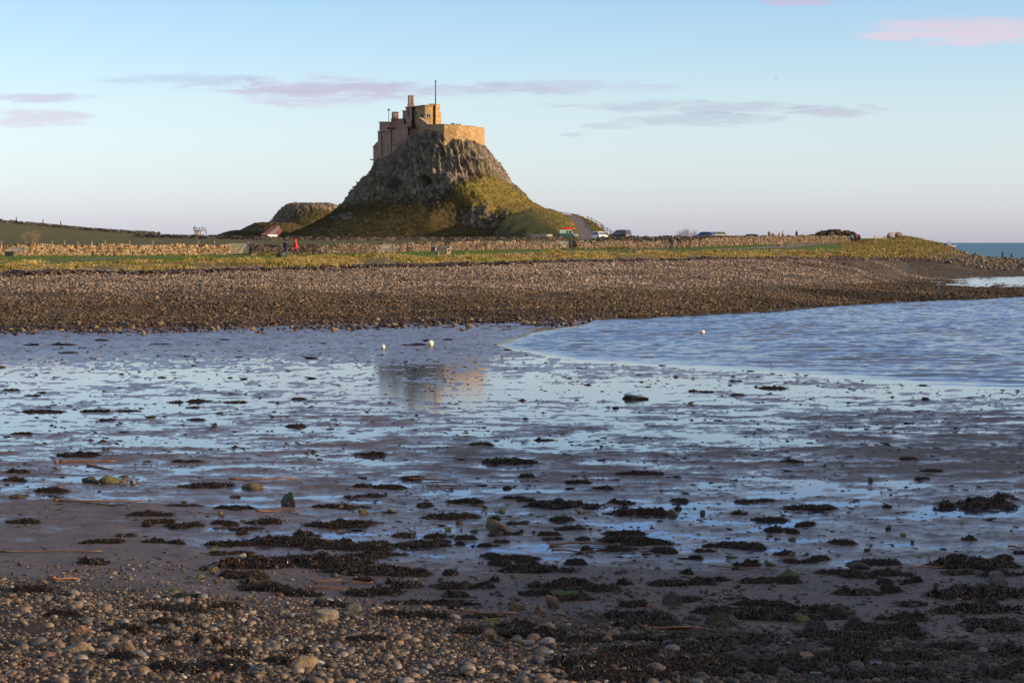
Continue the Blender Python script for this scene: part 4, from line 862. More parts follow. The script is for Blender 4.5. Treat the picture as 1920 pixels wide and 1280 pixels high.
# ------------------------------------------------------------------ vehicles
M_tyre = simple('tyre_rubber', (.02, .02, .02), .8); M_rim = simple('wheel_rim', (.35, .35, .36), .35, .8); M_cglass = simple('car_glass', (.03, .045, .055), .08, var=.1, spec=.8)
M_lampred = simple('tail_lamp_red', (.45, .02, .02), .3); M_lampw = simple('head_lamp', (.75, .74, .7), .2); M_plate = simple('number_plate', (.7, .6, .2), .5)
def paint(nm, c, metal=.2): return simple(nm, c, .3, metal, var=.06, scale=1, coat=.6)
def wheel(o, x, y, r=.32, w=.2):
    m = MB(); m.cyl((x, y-w/2, r), (x, y+w/2, r), r, 20); t_ = m.build('wheel', M_tyre, o); s = -1 if y < 0 else 1
    MB().cyl((x, y+s*w/2-.02*s, r), (x, y+s*(w/2+.012), r), r*.62, 14).build('rim', M_rim, t_)
def car(loc, rz, L, Wd, H, mat, label, kind='hatch', rack=False):
    o = empty('parked_car', loc, rz, label, 'car', 'cars parked behind the dark wall'); h0 = .30; hb = H*.60; hw = Wd/2
    if kind == 'suv': roof = [(-L*.485, hb), (-L*.455, H*.97), (-L*.40, H), (L*.10, H), (L*.27, hb+.03)]
    else: roof = [(-L*.47, hb), (-L*.40, H*.93), (-L*.30, H*.99), (L*.02, H), (L*.12, H*.96), (L*.30, hb+.02)]
    body = [(-L/2, h0+.05), (-L/2+.02, hb-.12), (-L*.485, hb), (L*.28, hb), (L*.44, hb-.12), (L*.49, hb-.28), (L/2, h0+.12), (L*.48, h0-.05), (-L*.48, h0-.05)]
    def loft(prof, ws, nm, mt, par, bev=0):
        n = len(prof); vs = []
        for s in (-1, 1): vs += [(x, s*w_, z) for (x, z), w_ in zip(prof, ws)]
        return MB().add(vs, [(i, (i+1) % n, n+(i+1) % n, n+i) for i in range(n)]+[tuple(range(n))[::-1], tuple(range(n, 2*n))]).build(nm, mt, par, bevel=bev)
    loft(body, [hw]*len(body), 'body', mat, o, .035)
    wt = hw*.78; loft(roof, [hw*.94 if z < hb+.1 else wt for x, z in roof], 'cabin', mat, o, .02)
    def side_glass(x0, x1, x2, x3, s):
        z0, z1 = hb+.05, H*.93; yb = lambda z: s*(hw*.94+(wt-hw*.94)*(z-hb)/(H-hb))
        v = [(x0, yb(z0), z0), (x1, yb(z0), z0), (x2, yb(z1), z1), (x3, yb(z1), z1)]; w_ = [(a, b+s*.012, c) for a, b, c in v]; v = [(a, b-s*.02, c) for a, b, c in v]
        MB().add(v+w_, [(0, 1, 2, 3), (7, 6, 5, 4), (0, 4, 5, 1), (1, 5, 6, 2), (2, 6, 7, 3), (3, 7, 4, 0)]).build('side_window', M_cglass, o)
    xr = roof[1][0]; xf = roof[-2][0] if kind != 'suv' else L*.10
    for s in (-1, 1):
        side_glass(-L*.05+.04, L*.27-.10, xf-.05, -L*.05+.04, s); side_glass(-L*.28, -L*.05-.04, -L*.05-.04, -L*.27, s); side_glass(-L*.45, -L*.30, -L*.29, xr+.12, s)
    def cross(p, q_, w0, w1, nm, off):
        v = [(p[0], -w0, p[1]), (p[0], w0, p[1]), (q_[0], w1, q_[1]), (q_[0], -w1, q_[1])]; d = Vector(off)
        MB().add([Vector(a)-d for a in v]+[Vector(a)+d*.6 for a in v], [(0, 1, 2, 3), (7, 6, 5, 4), (0, 4, 5, 1), (1, 5, 6, 2), (2, 6, 7, 3), (3, 7, 4, 0)]).build(nm, M_cglass, o)
    rb = roof[0]; rt = roof[1]; cross((rb[0]*.97+rt[0]*.03, hb+.08), (rb[0]*.15+rt[0]*.85, H*.90), hw*.8, wt*.88, 'rear_window', (-.02, 0, .008))
    fb = roof[-1]; ft = roof[-2]; cross((fb[0]*.92+ft[0]*.08, fb[1]*.92+ft[1]*.08), (fb[0]*.12+ft[0]*.88, fb[1]*.12+ft[1]*.88), hw*.84, wt*.9, 'windscreen', (.015, 0, .02))
    for x in (-L*.31, L*.32):
        for s in (-1, 1): wheel(o, x, s*(hw-.09))
    for s in (-1, 1):
        MB().box(-L/2-.015, s*hw*.8-.12, hb-.28, -L/2+.03, s*hw*.8+.12, hb-.04).build('tail_light', M_lampred, o); MB().box(L*.485-.05, s*hw*.72-.16, hb-.42, L/2-.01, s*hw*.72+.16, hb-.26).build('headlight', M_lampw, o)
        MB().box(L*.19, s*(hw+.02)-.02, hb+.02, L*.19+.12, s*(hw+.12)+.02, hb+.16).build('wing_mirror', mat, o)
    MB().box(-L/2-.02, -.26, h0+.2, -L/2+.01, .26, h0+.31).build('number_plate', M_plate, o)
    if rack:
        for s in (-1, 1): MB().box(-L*.35, s*wt*.85-.02, H+.02, L*.03, s*wt*.85+.02, H+.07).build('roof_rail', M_rim, o)
    return o
def gp(px, Y, dz=0): x = XX(px, Y); return (x, Y, gz(x, Y)+dz)
car(gp(1124.5, 428), rad(60), 4.0, 1.75, 1.62, paint('white_car_paint', (.72, .72, .74), 0), 'white hatchback parked at the foot of the ramp', 'suv')
car(gp(1163, 436, .1), rad(135), 4.7, 1.9, 1.82, paint('black_car_paint', (.015, .018, .03)), 'black estate car parked right of the white hatchback', 'suv', True)
car(gp(1320, 430, .05), rad(155), 4.2, 1.75, 1.47, paint('blue_car_paint', (.02, .10, .42)), 'bright blue hatchback parked right of the bare bush')
car(gp(1351, 436, .05), rad(20), 4.0, 1.75, 1.48, paint('silver_car_paint', (.38, .37, .35), .5), 'silver hatchback parked right of the bright blue one')
car(gp(1406, 452, -.15), rad(160), 4.2, 1.75, 1.45, paint('pale_blue_car_paint', (.20, .24, .34), .5), 'grey blue car of which only the roof shows over the wall')
car(gp(1523, 448, -.25), rad(175), 4.3, 1.75, 1.45, paint('dark_blue_car_paint', (.03, .07, .22)), 'dark blue car half hidden behind the wall near the headland')
# old bonneted van with red canoe on the roof
M_vg = paint('dark_green_van_paint', (.035, .085, .075), 0); M_vp = paint('pale_green_van_paint', (.42, .50, .42), 0)
loc = gp(1065.5, 440, .12); o = empty('van', loc, rad(6), 'old dark green van with pale green upper half and bonnet to the right', 'van')
def side(prof, hw, nm, mt, par=None, bev=.03): return MB().ext(prof, -hw, hw).build(nm, mt, par or o, bevel=bev)
side([(-1.9, .35), (-1.9, 1.12), (.95, 1.12), (1.0, 1.05), (1.0, .35)], .85, 'lower_body', M_vg)
side([(-1.89, 1.125), (-1.86, 1.75), (-1.7, 1.86), (.45, 1.86), (.62, 1.76), (.93, 1.125)], .83, 'upper_body', M_vp, bev=.05)
side([(1.003, .4), (1.003, 1.08), (1.75, .98), (1.88, .85), (1.9, .4)], .62, 'bonnet', M_vp)
for s in (-1, 1):
    MB().cyl((1.45, s*.62, .62), (1.45, s*.80, .62), .36, 14).build('mudguard', M_vp, o); MB().ball((1.9, s*.62, .78), .10).build('headlight', M_lampw, o)
    MB().box(.0, s*.835-.01, 1.22, .62, s*.835+.01, 1.66).build('side_window', M_cglass, o); MB().box(-.55, s*.835-.01, 1.24, -.12, s*.835+.01, 1.64).build('side_window', M_cglass, o)
    wheel(o, -1.25, s*.76, .34); wheel(o, 1.42, s*.72, .34)
MB().box(1.88, -.7, .36, 1.98, .7, .48).build('bumper', M_rim, o); MB().add([(.66, -.72, 1.2), (.66, .72, 1.2), (.66, .72, 1.7), (.66, -.72, 1.7), (.95, -.72, 1.2), (.95, .72, 1.2), (.72, .72, 1.7), (.72, -.72, 1.7)], [(0, 1, 2, 3), (7, 6, 5, 4), (0, 4, 5, 1), (1, 5, 6, 2), (2, 6, 7, 3), (3, 7, 4, 0)]).build('windscreen', M_cglass, o)
for x in (-1.2, .2): MB().box(x-.03, -.75, 1.86, x+.03, .75, 1.95).build('roof_bar', M_rim, o)
M_red = simple('red_paint', (.62, .05, .03), .4, var=.12)
c = empty('canoe', (loc[0], loc[1], loc[2]+1.96), rad(6), 'red canoe lying on the roof of the old green van', 'canoe')
m = MB(); m.tube([(-1.75, 0, .16), (-1.5, 0, .15), (-.7, 0, .15), (.5, 0, .15), (1.2, 0, .15), (1.5, 0, .17)], [.03, .12, .2, .2, .12, .03], 12); m.build('hull', M_red, c, True)
m = MB(); m.tube([(-1.3, -.1, .36), (1.0, -.1, .36)], .035, 8); m.build('keel_strip', M_red, c)
# flatbed trailer
loc = gp(1015, 436, .15); o = empty('flatbed_trailer', loc, rad(4), 'long grey flatbed trailer with a cream drawbar box, left of the old van', 'trailer')
MB().box(-2.1, -.9, .55, .95, .9, .80).build('bed', simple('slate_paint', (.09, .11, .13), .6), o, bevel=.02); MB().box(-2.1, -.92, .80, .95, -.86, 1.05).build('side_board', M_grey, o); MB().box(-2.1, .86, .80, .95, .92, 1.05).build('side_board', M_grey, o)
MB().box(1.05, -.75, .55, 2.2, .75, 1.02).build('cab_box', M_pale, o, bevel=.04); MB().box(.95, -.1, .55, 1.05, .1, .65).build('drawbar', M_iron, o)
for x in (-1.3, -.4): 
    for s in (-1, 1): wheel(o, x, s*.8, .27)
for s in (-1, 1): wheel(o, 1.45, s*.70, .27)
# ------------------------------------------------------------------ people
M_skin = simple('skin', (.45, .27, .20), .6, var=.08); M_hair = simple('dark_hair', (.03, .02, .015), .7)
def skinmesh(name, verts, edges, radii, mat, parent, sub=1):
    me = bpy.data.meshes.new(name); me.from_pydata(verts, edges, []); ob = bpy.data.objects.new(name+'_tmp', me); COL.objects.link(ob)
    md = ob.modifiers.new('s', 'SKIN'); sd = ob.modifiers.new('u', 'SUBSURF'); sd.levels = sub
    for i, r in enumerate(radii):
        v = me.skin_vertices[0].data[i]; v.radius = r if isinstance(r, tuple) else (r, r); v.use_root = (i == 0)
    dg = bpy.context.evaluated_depsgraph_get(); nm = bpy.data.meshes.new_from_object(ob.evaluated_get(dg)); bpy.data.objects.remove(ob)
    nm.materials.clear(); nm.materials.append(mat)
    for p in nm.polygons: p.use_smooth = True
    nm.name = name; o = bpy.data.objects.new(name, nm); COL.objects.link(o); o.parent = parent; return o
def person(loc, rz, label, coat, trous, h=1.72, stride=.22, hood=None, long=False, cat='person', flare=0, bulk=1.0, group=None, seated=False):
    """x forward; y left"""
    k = h/1.75; o = empty('person', loc, rz, label, cat, group)
    f, b = stride, -stride
    J = dict(hip=(0, 0, .93), waist=(0, 0, 1.08), chest=(.01, 0, 1.33), neck=(.01, 0, 1.48), head0=(.03, 0, 1.56), head1=(.03, 0, 1.68),
        lh=(0, .095, .90), lk=(f*.55+.04, .10, .49), la=(f, .10, .08), lt=(f+.17, .11, .035), rh=(0, -.095, .90), rk=(b*.25+.03, -.10, .49), ra=(b, -.10, .10), rt=(b+.16, -.11, .035),
        ls=(0, .19, 1.42), le=(b*.5, .25, 1.14), lw=(b*.5+.10, .24, .90), rs=(0, -.19, 1.42), re=(f*.4, -.25, 1.14), rw=(f*.4+.12, -.24, .91))
    if seated:
        for n_, v in dict(lk=(.42, .1, .50), la=(.42, .1, .08), lt=(.58, .1, .035), rk=(.42, -.1, .5), ra=(.42, -.1, .08), rt=(.58, -.1, .035)).items(): J[n_] = v
    names = list(J); V = [tuple(c*k for c in J[n]) for n in names]; ix = {n: i for i, n in enumerate(names)}
    E = [('hip', 'waist'), ('waist', 'chest'), ('chest', 'neck'), ('neck', 'head0'), ('head0', 'head1'), ('hip', 'lh'), ('lh', 'lk'), ('lk', 'la'), ('la', 'lt'), ('hip', 'rh'), ('rh', 'rk'), ('rk', 'ra'), ('ra', 'rt'), ('chest', 'ls'), ('ls', 'le'), ('le', 'lw'), ('chest', 'rs'), ('rs', 're'), ('re', 'rw')]
    R = dict(hip=(.13, .15), waist=(.11, .13), chest=(.12, .15), neck=.055, head0=.085, head1=.09, lh=.085, lk=.055, la=.04, lt=.04, rh=.085, rk=.055, ra=.04, rt=.04, ls=.06, le=.042, lw=.028, rs=.06, re=.042, rw=.028)
    body = skinmesh('body', V, [(ix[a], ix[c]) for a, c in E], [tuple(x*k for x in R[n]) if isinstance(R[n], tuple) else R[n]*k for n in names], M_skin, o)
    # hands, nose and ears joined into the body mesh
    m = MB()
    for s, w in ((1, 'lw'), (-1, 'rw')):
        p = Vector(J[w])*k; m.ball(p+Vector((.01, 0, -.05))*k, .042*k, .95, .5, 1.15, 8, 6)
        for i in range(4): x = (-.024+.016*i)*k; L_ = (.062, .075, .070, .055)[i]*k; q_ = p+Vector((x+.01*k, 0, -.085*k)); m.tube([q_, q_+Vector((.004, -s*.008, -L_*.55)), q_+Vector((.008, -s*.025, -L_))], [.009*k, .008*k, .006*k], 6)
        q_ = p+Vector((.04, 0, -.04))*k; m.tube([q_, q_+Vector((.025, -s*.008, -.03))*k, q_+Vector((.03, -s*.016, -.055))*k], [.011*k, .009*k, .007*k], 6)
    hc = Vector((.03, 0, 1.63))*k; m.ball(hc+Vector((.095, 0, -.01))*k, .018*k, 1, .7, 1.2, 6, 5)
    for s in (-1, 1): m.ball(hc+Vector((0, s*.088, 0))*k, .025*k, .7, .35, 1.2, 6, 5)
    n0 = len(body.data.vertices); import bmesh
    bm = bmesh.new(); bm.from_mesh(body.data); t_ = bpy.data.meshes.new('t'); t_.from_pydata(m.v, [], m.f); bm.from_mesh(t_); bmesh.ops.recalc_face_normals(bm, faces=bm.faces); bm.to_mesh(body.data); bm.free(); bpy.data.meshes.remove(t_)
    for s in (-1, 1): MB().ball(hc+Vector((.086, s*.032, .012))*k, .011*k, n=6, m=5).build('eye', M_hair, o, True)
    MB().ball(hc+Vector((.088, 0, -.048))*k, .02*k, .4, 1, .35, 6, 5).build('mouth', M_brownb, o, True)
    mt = ('hip', 'lh', 'lk', 'la', 'rh', 'rk', 'ra'); tv = [tuple(c*k for c in J[n]) for n in mt]
    skinmesh('trousers', tv, [(0, 1), (1, 2), (2, 3), (0, 4), (4, 5), (5, 6)], [(.145*k, .165*k), .10*k, .072*k, .065*k, .10*k, .072*k, .065*k], trous, o)
    ct = ['chest', 'waist', 'hip', 'ls', 'le', 'lw', 'rs', 're', 'rw', 'neck']; cv = [tuple(c*k for c in J[n]) for n in ct]; cv[9] = tuple(c*k for c in (.01, 0, 1.47))
    hem = (-.02-flare, 0, .70 if long else .84); cv.append(tuple(c*k for c in hem)); fr = .20 if flare else .175
    skinmesh('coat', cv, [(0, 1), (1, 2), (2, 10), (0, 3), (3, 4), (4, 5), (0, 6), (6, 7), (7, 8), (0, 9)], [(.155*k*bulk, .185*k*bulk), (.15*k*bulk, .18*k*bulk), (.165*k*bulk, .19*k*bulk), .085*k, .066*k, .052*k, .085*k, .066*k, .052*k, .075*k, (fr*k*bulk, fr*1.1*k*bulk)], coat, o)
    if hood: MB().ball(hc+Vector((-.015, 0, .02))*k, .125*k, 1, .95, 1.08, 12, 8).build('hood', hood, o, True)
    else: MB().ball(hc+Vector((-.02, 0, .035))*k, .112*k, 1, .93, 1.0, 12, 8).build('hair', M_hair, o, True)
    for a in ('la', 'ra'):
        p = Vector(J[a])*k; MB().ball(p+Vector((.07, 0, -.02))*k, .06*k, 2.1, .85, .8, 10, 6).build('shoe', M_iron, o, True)
    return o
M_navy = simple('black_coat_cloth', (.018, .020, .028), .9); M_redc = simple('red_coat_cloth', (.60, .025, .02), .8, var=.15); M_jean = simple('blue_jeans', (.05, .10, .22), .9); M_dtr = simple('dark_trousers', (.035, .035, .045), .9)
M_turq = simple('turquoise_coat', (.02, .28, .42), .8); M_mar = simple('dark_red_coat', (.28, .03, .04), .8); M_tan = simple('tan_fur', (.48, .27, .13), .9)
p = LG(536.5, 480.5); person(p, rad(80), 'walker in a black coat and blue jeans on the lawn', M_navy, M_jean, 1.76, .14, M_navy, long=True, bulk=1.25)
p = LG(554.5, 481); person(p, rad(170), 'walker in a bright red billowing coat and dark trousers on the lawn', M_redc, M_dtr, 1.82, .26, M_redc, long=True, flare=.16, bulk=1.35)
p = LG(1259.5, 467.5); person(p, rad(95), 'walker in a long black coat beside the bare bush', M_navy, M_dtr, 1.68, .05, M_navy, long=True)
p = LG(1271.5, 467.5); person(p, rad(-80), 'walker in a dark jacket and grey trousers, right of the long black coat', M_navy, simple('grey_trousers', (.12, .11, .12), .9), 1.80, .12)
p = Vector((XX(1597, 385), 385, gz(XX(1597, 385), 385)+.0)); person(p, rad(75), 'walker in a turquoise jacket at the start of the headland', M_turq, M_dtr, 1.74, .1)
p = Vector((XX(1605, 388), 388, gz(XX(1605, 388), 388))); person(p, rad(75), 'walker in a dark red jacket next to the turquoise one', M_mar, M_dtr, 1.72, .1)
for px, Y, cm, lb, dz in ((1442, 425, M_brownb, 'distant figure in a brown coat behind the wall', .1), (1449, 428, M_navy, 'small dark distant figure behind the wall, right of the brown coat', -.25), (1461, 424, M_navy, 'distant stooping figure in black behind the wall', -.1), (1468, 420, M_tan, 'distant figure in a tan coat behind the wall', .15), (1493.5, 418, M_navy, 'distant figure in a dark blue coat standing apart behind the wall', .2), (1280, 404, M_brownb, 'figure in a rusty brown coat beside the top of the bare bush', .9)):
    if 'bush' in lb: continue
    x = XX(px, Y); person((x, Y, gz(x, Y)+dz-.15), rad(random.uniform(0, 360)), lb, cm, M_dtr, 1.70, .06)
person(PLAT, rad(-60), 'dark figure standing on the lookout platform', M_navy, M_dtr, 1.0, .04)
# dog
x = XX(1591.5, 383); o = empty('dog', (x, 383, gz(x, 383)), rad(160), 'small tan and white dog beside the turquoise walker', 'dog')
V = [(-.22, 0, .40), (0, 0, .40), (.22, 0, .43), (.36, 0, .55), (.46, 0, .62), (.58, 0, .59), (-.24, .07, .36), (-.20, .08, .22), (-.27, .08, .12), (-.25, .08, .02), (-.24, -.07, .36), (-.20, -.08, .22), (-.27, -.08, .12), (-.25, -.08, .02), (.22, .07, .36), (.23, .08, .18), (.22, .08, .02), (.22, -.07, .36), (.23, -.08, .18), (.22, -.08, .02), (-.36, 0, .48), (-.48, 0, .60)]
skinmesh('body', V, [(0, 1), (1, 2), (2, 3), (3, 4), (4, 5), (0, 6), (6, 7), (7, 8), (8, 9), (0, 10), (10, 11), (11, 12), (12, 13), (2, 14), (14, 15), (15, 16), (2, 17), (17, 18), (18, 19), (0, 20), (20, 21)], [.10, .10, .13, .075, .075, .035, .06, .035, .022, .022, .06, .035, .022, .022, .055, .03, .024, .055, .03, .024, .03, .012], M_tan, o)
for s in (-1, 1): MB().ball((.44, s*.06, .69), .035, .5, .6, 1.3, 6, 5).build('ear', M_brownb, o, True)
# ------------------------------------------------------------------ bare bush, scrub
M_twig = simple('bare_twigs', (.13, .075, .06), .9, var=.3)
def twiggy(name, loc, h, w, n, label, cat='bush', mat=None, seed=0, r0=.03):
    r = random.Random(seed); m = MB()
    def grow(p, d, L, rr, lvl):
        q_ = p+d*L; m.tube([p, p.lerp(q_, .5)+Vector((r.uniform(-1, 1), r.uniform(-1, 1), r.uniform(-.3, .6)))*L*.07, q_], [rr, rr*.85, rr*.65], 4, False)
        if lvl:
            for _ in range(r.choice((2, 3))): e = (d+Vector((r.gauss(0, .38), r.gauss(0, .38), r.gauss(.08, .25)))).normalized(); grow(q_, e, L*r.uniform(.6, .85), rr*.62, lvl-1)
    for i in range(n):
        a = r.uniform(0, 6.28); d = Vector((math.cos(a)*w/h*.5, math.sin(a)*w/h*.5, 1)).normalized(); grow(Vector((math.cos(a)*w*.12, math.sin(a)*w*.12, -.1)), d, h*.36, r0, 4)
    o = m.build(name, mat or M_twig); o.location = loc; return set_tag(o, label, cat)
x = XX(1290, 326); twiggy('bare_bush', (x, 326, gz(x, 326)), 2.7, 1.9, 16, 'leafless reddish brown bush beside the two dark walkers', seed=3)
x = XX(1280, 330); twiggy('bare_bush', (x, 330, gz(x, 330)), 2.0, .6, 6, 'narrow rusty twiggy stem at the left edge of the bare bush', seed=8, mat=M_brownb)
x = XX(57, 300); twiggy('bare_bush', (x, 300, gz(x, 300)), 2.6, 2.4, 12, 'pale straw coloured leafless bush behind the sunlit wall', seed=5, mat=simple('straw_twigs', (.26, .18, .09), .9))
# ------------------------------------------------------------------ headland rocks
def boulder_material():
    m, t, b = newmat('boulder_material'); a = N(t, 'ShaderNodeAttribute', attribute_name='col'); pos = texpos(t); f = noise(t, pos, 7, 7, .68); f2 = noise(t, pos, 28, 5, .7)
    c = mixc(t, 1.0, a.outputs[0], ramp(t, f, [(.32, (.35, .33, .30)), (.5, (1., .98, .94)), (.68, (1.7, 1.65, 1.5))]), 'MULTIPLY')
    c = mixc(t, math_(t, 'MULTIPLY', maprange(t, f2, .56, .66), .7), c, (.02, .017, .012)); t.links.new(c, b.inputs['Base Color']); b.inputs['Roughness'].default_value = .6; b.inputs['Specular IOR Level'].default_value = .35
    bump(t, b, math_(t, 'ADD', f, math_(t, 'MULTIPLY', f2, .4)), .8, .05); return m
M_rock = boulder_material()
def rock(name, loc, sx, sy, sz_, col, label, seed=0, rz=0, cat='rock', group=None, ang=.5, mat=None, sub=3):
    v, f = stone_shape(sub, seed, ang, 1.0); v = v*(1+.28*fbm3(v[:, 0]*1.4+seed, v[:, 1]*1.4, v[:, 2]*1.4, 2, seed))[:, None]+.07*np.stack([fbm3(v[:, 0]*3.5, v[:, 1]*3.5, v[:, 2]*3.5, 3, seed+k) for k in range(3)], -1); v[:, 0] += .25*v[:, 2]*math.sin(seed*1.9)
    o = np_mesh(name, v, f, mat or M_rock, ang < .4, cols=np.repeat(np.array([col]), len(v), 0)); o.location = loc; o.scale = (sx, sy, sz_); o.rotation_euler = (random.uniform(-.1, .1), random.uniform(-.1, .1), rz)
    return set_tag(o, label, cat, group)
for px, py, w, h, Y, lb, s in ((1668, 437.5, 20, 9, 395, 'grey outcrop rock on the headland skyline, left of the taller one', 1), (1684, 438.5, 20, 13, 393, 'tallest grey outcrop rock on the headland skyline', 2), (1692, 442, 14, 8, 391, 'low sloping outcrop rock at the right end of the headland top', 3), (1707, 449, 14, 6, 390, 'small flat outcrop rock stepping down the headland', 4), (1743, 453.5, 10, 5, 380, 'dark red brown rock near the tip of the grassy headland', 5), (1761, 458, 8, 6, 372, 'pinkish rock at the seaward foot of the headland', 6)):
    k = Y/FPX; rock('rock', (XX(px, Y), Y, zz(py+h*.35, Y)), w*k*.56, w*k*.5, h*k*.75, (.24, .19, .15) if s < 5 else (.20, .10, .07), lb, s, s*1.1)
# rough boulder bank round the headland tip
n = 5200; az = np.interp(RNG.random(n), [0, 1], [.165, .30]); Yr = 285+RNG.random(n)*105; Xr = az*Yr; gr = ground_z(Xr, Yr); _, tr = ground_base(Xr, Yr)
kp = (gr > .05) & ((az > .185) | (tr < 5.9)) & ((tr < 6.6) | (az > .2)); Xr, Yr, gr, az = Xr[kp], Yr[kp], gr[kp], az[kp]; n = len(Xr); sr = np.clip(np.exp(RNG.normal(-1.55, .42, n)), .1, .65)
cr = np.array([(.10, .075, .05), (.15, .10, .07), (.06, .05, .04), (.20, .14, .09), (.09, .08, .05)])[RNG.integers(0, 5, n)]
SB = [stone_shape(2, 200+s, .5, .8) for s in range(4)]
set_tag(scatter(SB, np.stack([Xr, Yr, gr+sr*.2], -1), sr, RNG.random(n)*6.28, RNG.normal(0, .3, n), cr, 'boulders', M_rock), 'dark boulders heaped along the foot of the headland', 'boulders', kind='stuff')
for k, (px, py, w, h) in enumerate(((1872, 486, 34, 8), (1900, 488, 40, 7), (1926, 484, 20, 14), (1952, 487, 40, 8), (1845, 484, 30, 5))):
    Y = 368; s = Y/FPX; rock('rock', (XX(px, Y), Y+k, .5), w*s*.55, 1.6, (4.2-(py-h-455)*Y/FPX)-.5, (.03, .027, .024), ['low black rock under the left sea post', 'long black rock under the right sea post', 'upright black rock at the right edge of the sea', 'black rock beyond the right edge of the bay', 'flat dark reef rock left of the sea posts'][k], 40+k, k)
for px, t_, lb in ((1880, 472.5, 'taller dark timber post standing in the sea rocks'), (1897, 475.5, 'shorter dark timber post standing in the sea rocks')):
    Y = 371; x = XX(px, Y); z1 = zz(t_, Y); m = MB(); m.tube([(0, 0, 0), (.03, 0, (z1-.8)*.6), (0, 0, z1-.8)], [.19, .17, .14], 8); o = m.build('timber_post', M_woodd); o.location = (x, Y, .8); set_tag(o, lb, 'post')
# ------------------------------------------------------------------ boat, birds, buoys
Y = 1950.0; k = Y/FPX; o = empty('fishing_boat', (XX(1781, Y), Y, -.12), 0, 'small white fishing boat on the sea beyond the headland', 'boat')
prof = [(-5.6, 1.0), (-5.2, -.3), (4.2, -.3), (6.0, 1.9), (3.2, 1.4), (-1, 1.1)]
m = MB(); n = len(prof); vs = []
for s in (-1, 1): vs += [(x, s*(1.6 if x < 4 else .15)*(1 if z > 0 else .7), z) for x, z in prof]
m.add(vs, [(i, (i+1) % n, n+(i+1) % n, n+i) for i in range(n)]+[tuple(range(n))[::-1], tuple(range(n, 2*n))]); m.build('hull', M_white, o)
MB().box(-2.2, -1.1, 1.0, 1.4, 1.1, 2.9, taper=.2).build('wheelhouse', M_white, o); MB().box(-1.9, -1.12, 2.1, 1.1, -1.0, 2.6).build('window', M_cglass, o); MB().box(-1.6, -.8, 2.9, .8, .8, 3.5, taper=.2).build('upper_cabin', simple('pink_paint', (.6, .35, .33), .6), o)
MB().cyl((-.4, 0, 3.4), (-.4, 0, 6.6), .12, 8).build('mast', M_grey, o); MB().box(-1.2, -.06, 5.0, .4, .06, 5.2).build('crosstree', M_grey, o); MB().box(-5.4, -1.62, .35, 4.6, -1.60, .6).build('stripe', M_red, o)
def gull(loc, span, rz, label, group=None, mat=None, dih=.35):
    o = empty('gull', loc, rz, label, 'bird', group); s = span
    m = MB(); m.tube([(-.24*s, 0, 0), (-.12*s, 0, 0), (0, 0, .01*s), (.12*s, 0, .02*s), (.19*s, 0, .02*s), (.24*s, 0, .01*s)], [.012*s, .04*s, .055*s, .04*s, .032*s, .006*s], 8); m.build('body', mat or M_white, o, True)
    for d in (-1, 1):
        m = MB(); a = [(.08*s, d*.03*s, .02*s), (-.06*s, d*.03*s, .02*s), (-.05*s, d*.25*s, (.02+dih*.24)*s), (.07*s, d*.25*s, (.02+dih*.24)*s), (-.04*s, d*.5*s, (.02+dih*.2)*s), (-.01*s, d*.5*s, (.02+dih*.2)*s)]
        b_ = [(x, y, z-.012*s) for x, y, z in a]; m.add(a+b_, [(0, 1, 2, 3), (3, 2, 4, 5), (6, 9, 8, 7), (9, 11, 10, 8), (0, 3, 9, 6), (3, 5, 11, 9), (1, 7, 8, 2), (2, 8, 10, 4), (4, 10, 11, 5)]); m.build('wing', mat or M_white, o)
    return o
M_gulld = simple('grey_feathers', (.16, .15, .15), .8)
g0 = gull(P(1762, 446, 1900), 1.5, .4, 'gull in the flock wheeling behind the fishing boat', 'gulls round the fishing boat', M_gulld); r = random.Random(4)
for i in range(15):
    c = copy_tree(g0); c.location = P(r.uniform(1738, 1792), r.uniform(440, 453), r.uniform(1700, 2000)); c.rotation_euler = (r.uniform(-.5, .5), 0, r.uniform(0, 6.28))
gull(P(1455, 147, 420), .9, .6, 'lone dark bird high in the clear sky on the right', None, M_iron)
M_buoy = simple('buoy_plastic', (.78, .70, .55), .45, var=.12, scale=8)
for px, py, w, lb in ((807, 645, 12.5, 'larger round cream mooring buoy stranded on the mud beside a strip of weed'), (718, 650.5, 9, 'smaller round mooring buoy left of the strip of weed on the mud'), (1317, 624, 10, 'white mooring buoy afloat on the rippled water')):
    p = G(px, py+w*.35) if px < 1000 else P(px, 625.5, 1)*0+Vector((P(px, 625.5, 98.6).x, 98.6, 0)); rr = w*.5*p.y/FPX
    o = empty('mooring_buoy', (p.x, p.y, p.z), 0, lb, 'buoy', 'mooring buoys'); fl = .8 if px > 1000 else 1
    MB().ball((0, 0, rr*.80*fl), rr, 1, 1, .95*fl, 18, 12).build('float', M_buoy, o, True); MB().tube([(0, -rr*.12, rr*1.7*fl), (0, -rr*.1, rr*1.95*fl), (0, rr*.1, rr*1.95*fl), (0, rr*.12, rr*1.7*fl)], rr*.06, 6).build('ring', M_iron, o); MB().cyl((0, 0, rr*.72*fl), (0, 0, rr*.80*fl), rr*1.01, 18).build('band', M_brownb, o)
M_wader = simple('wader_feathers', (.22, .18, .15), .8)
wd = None
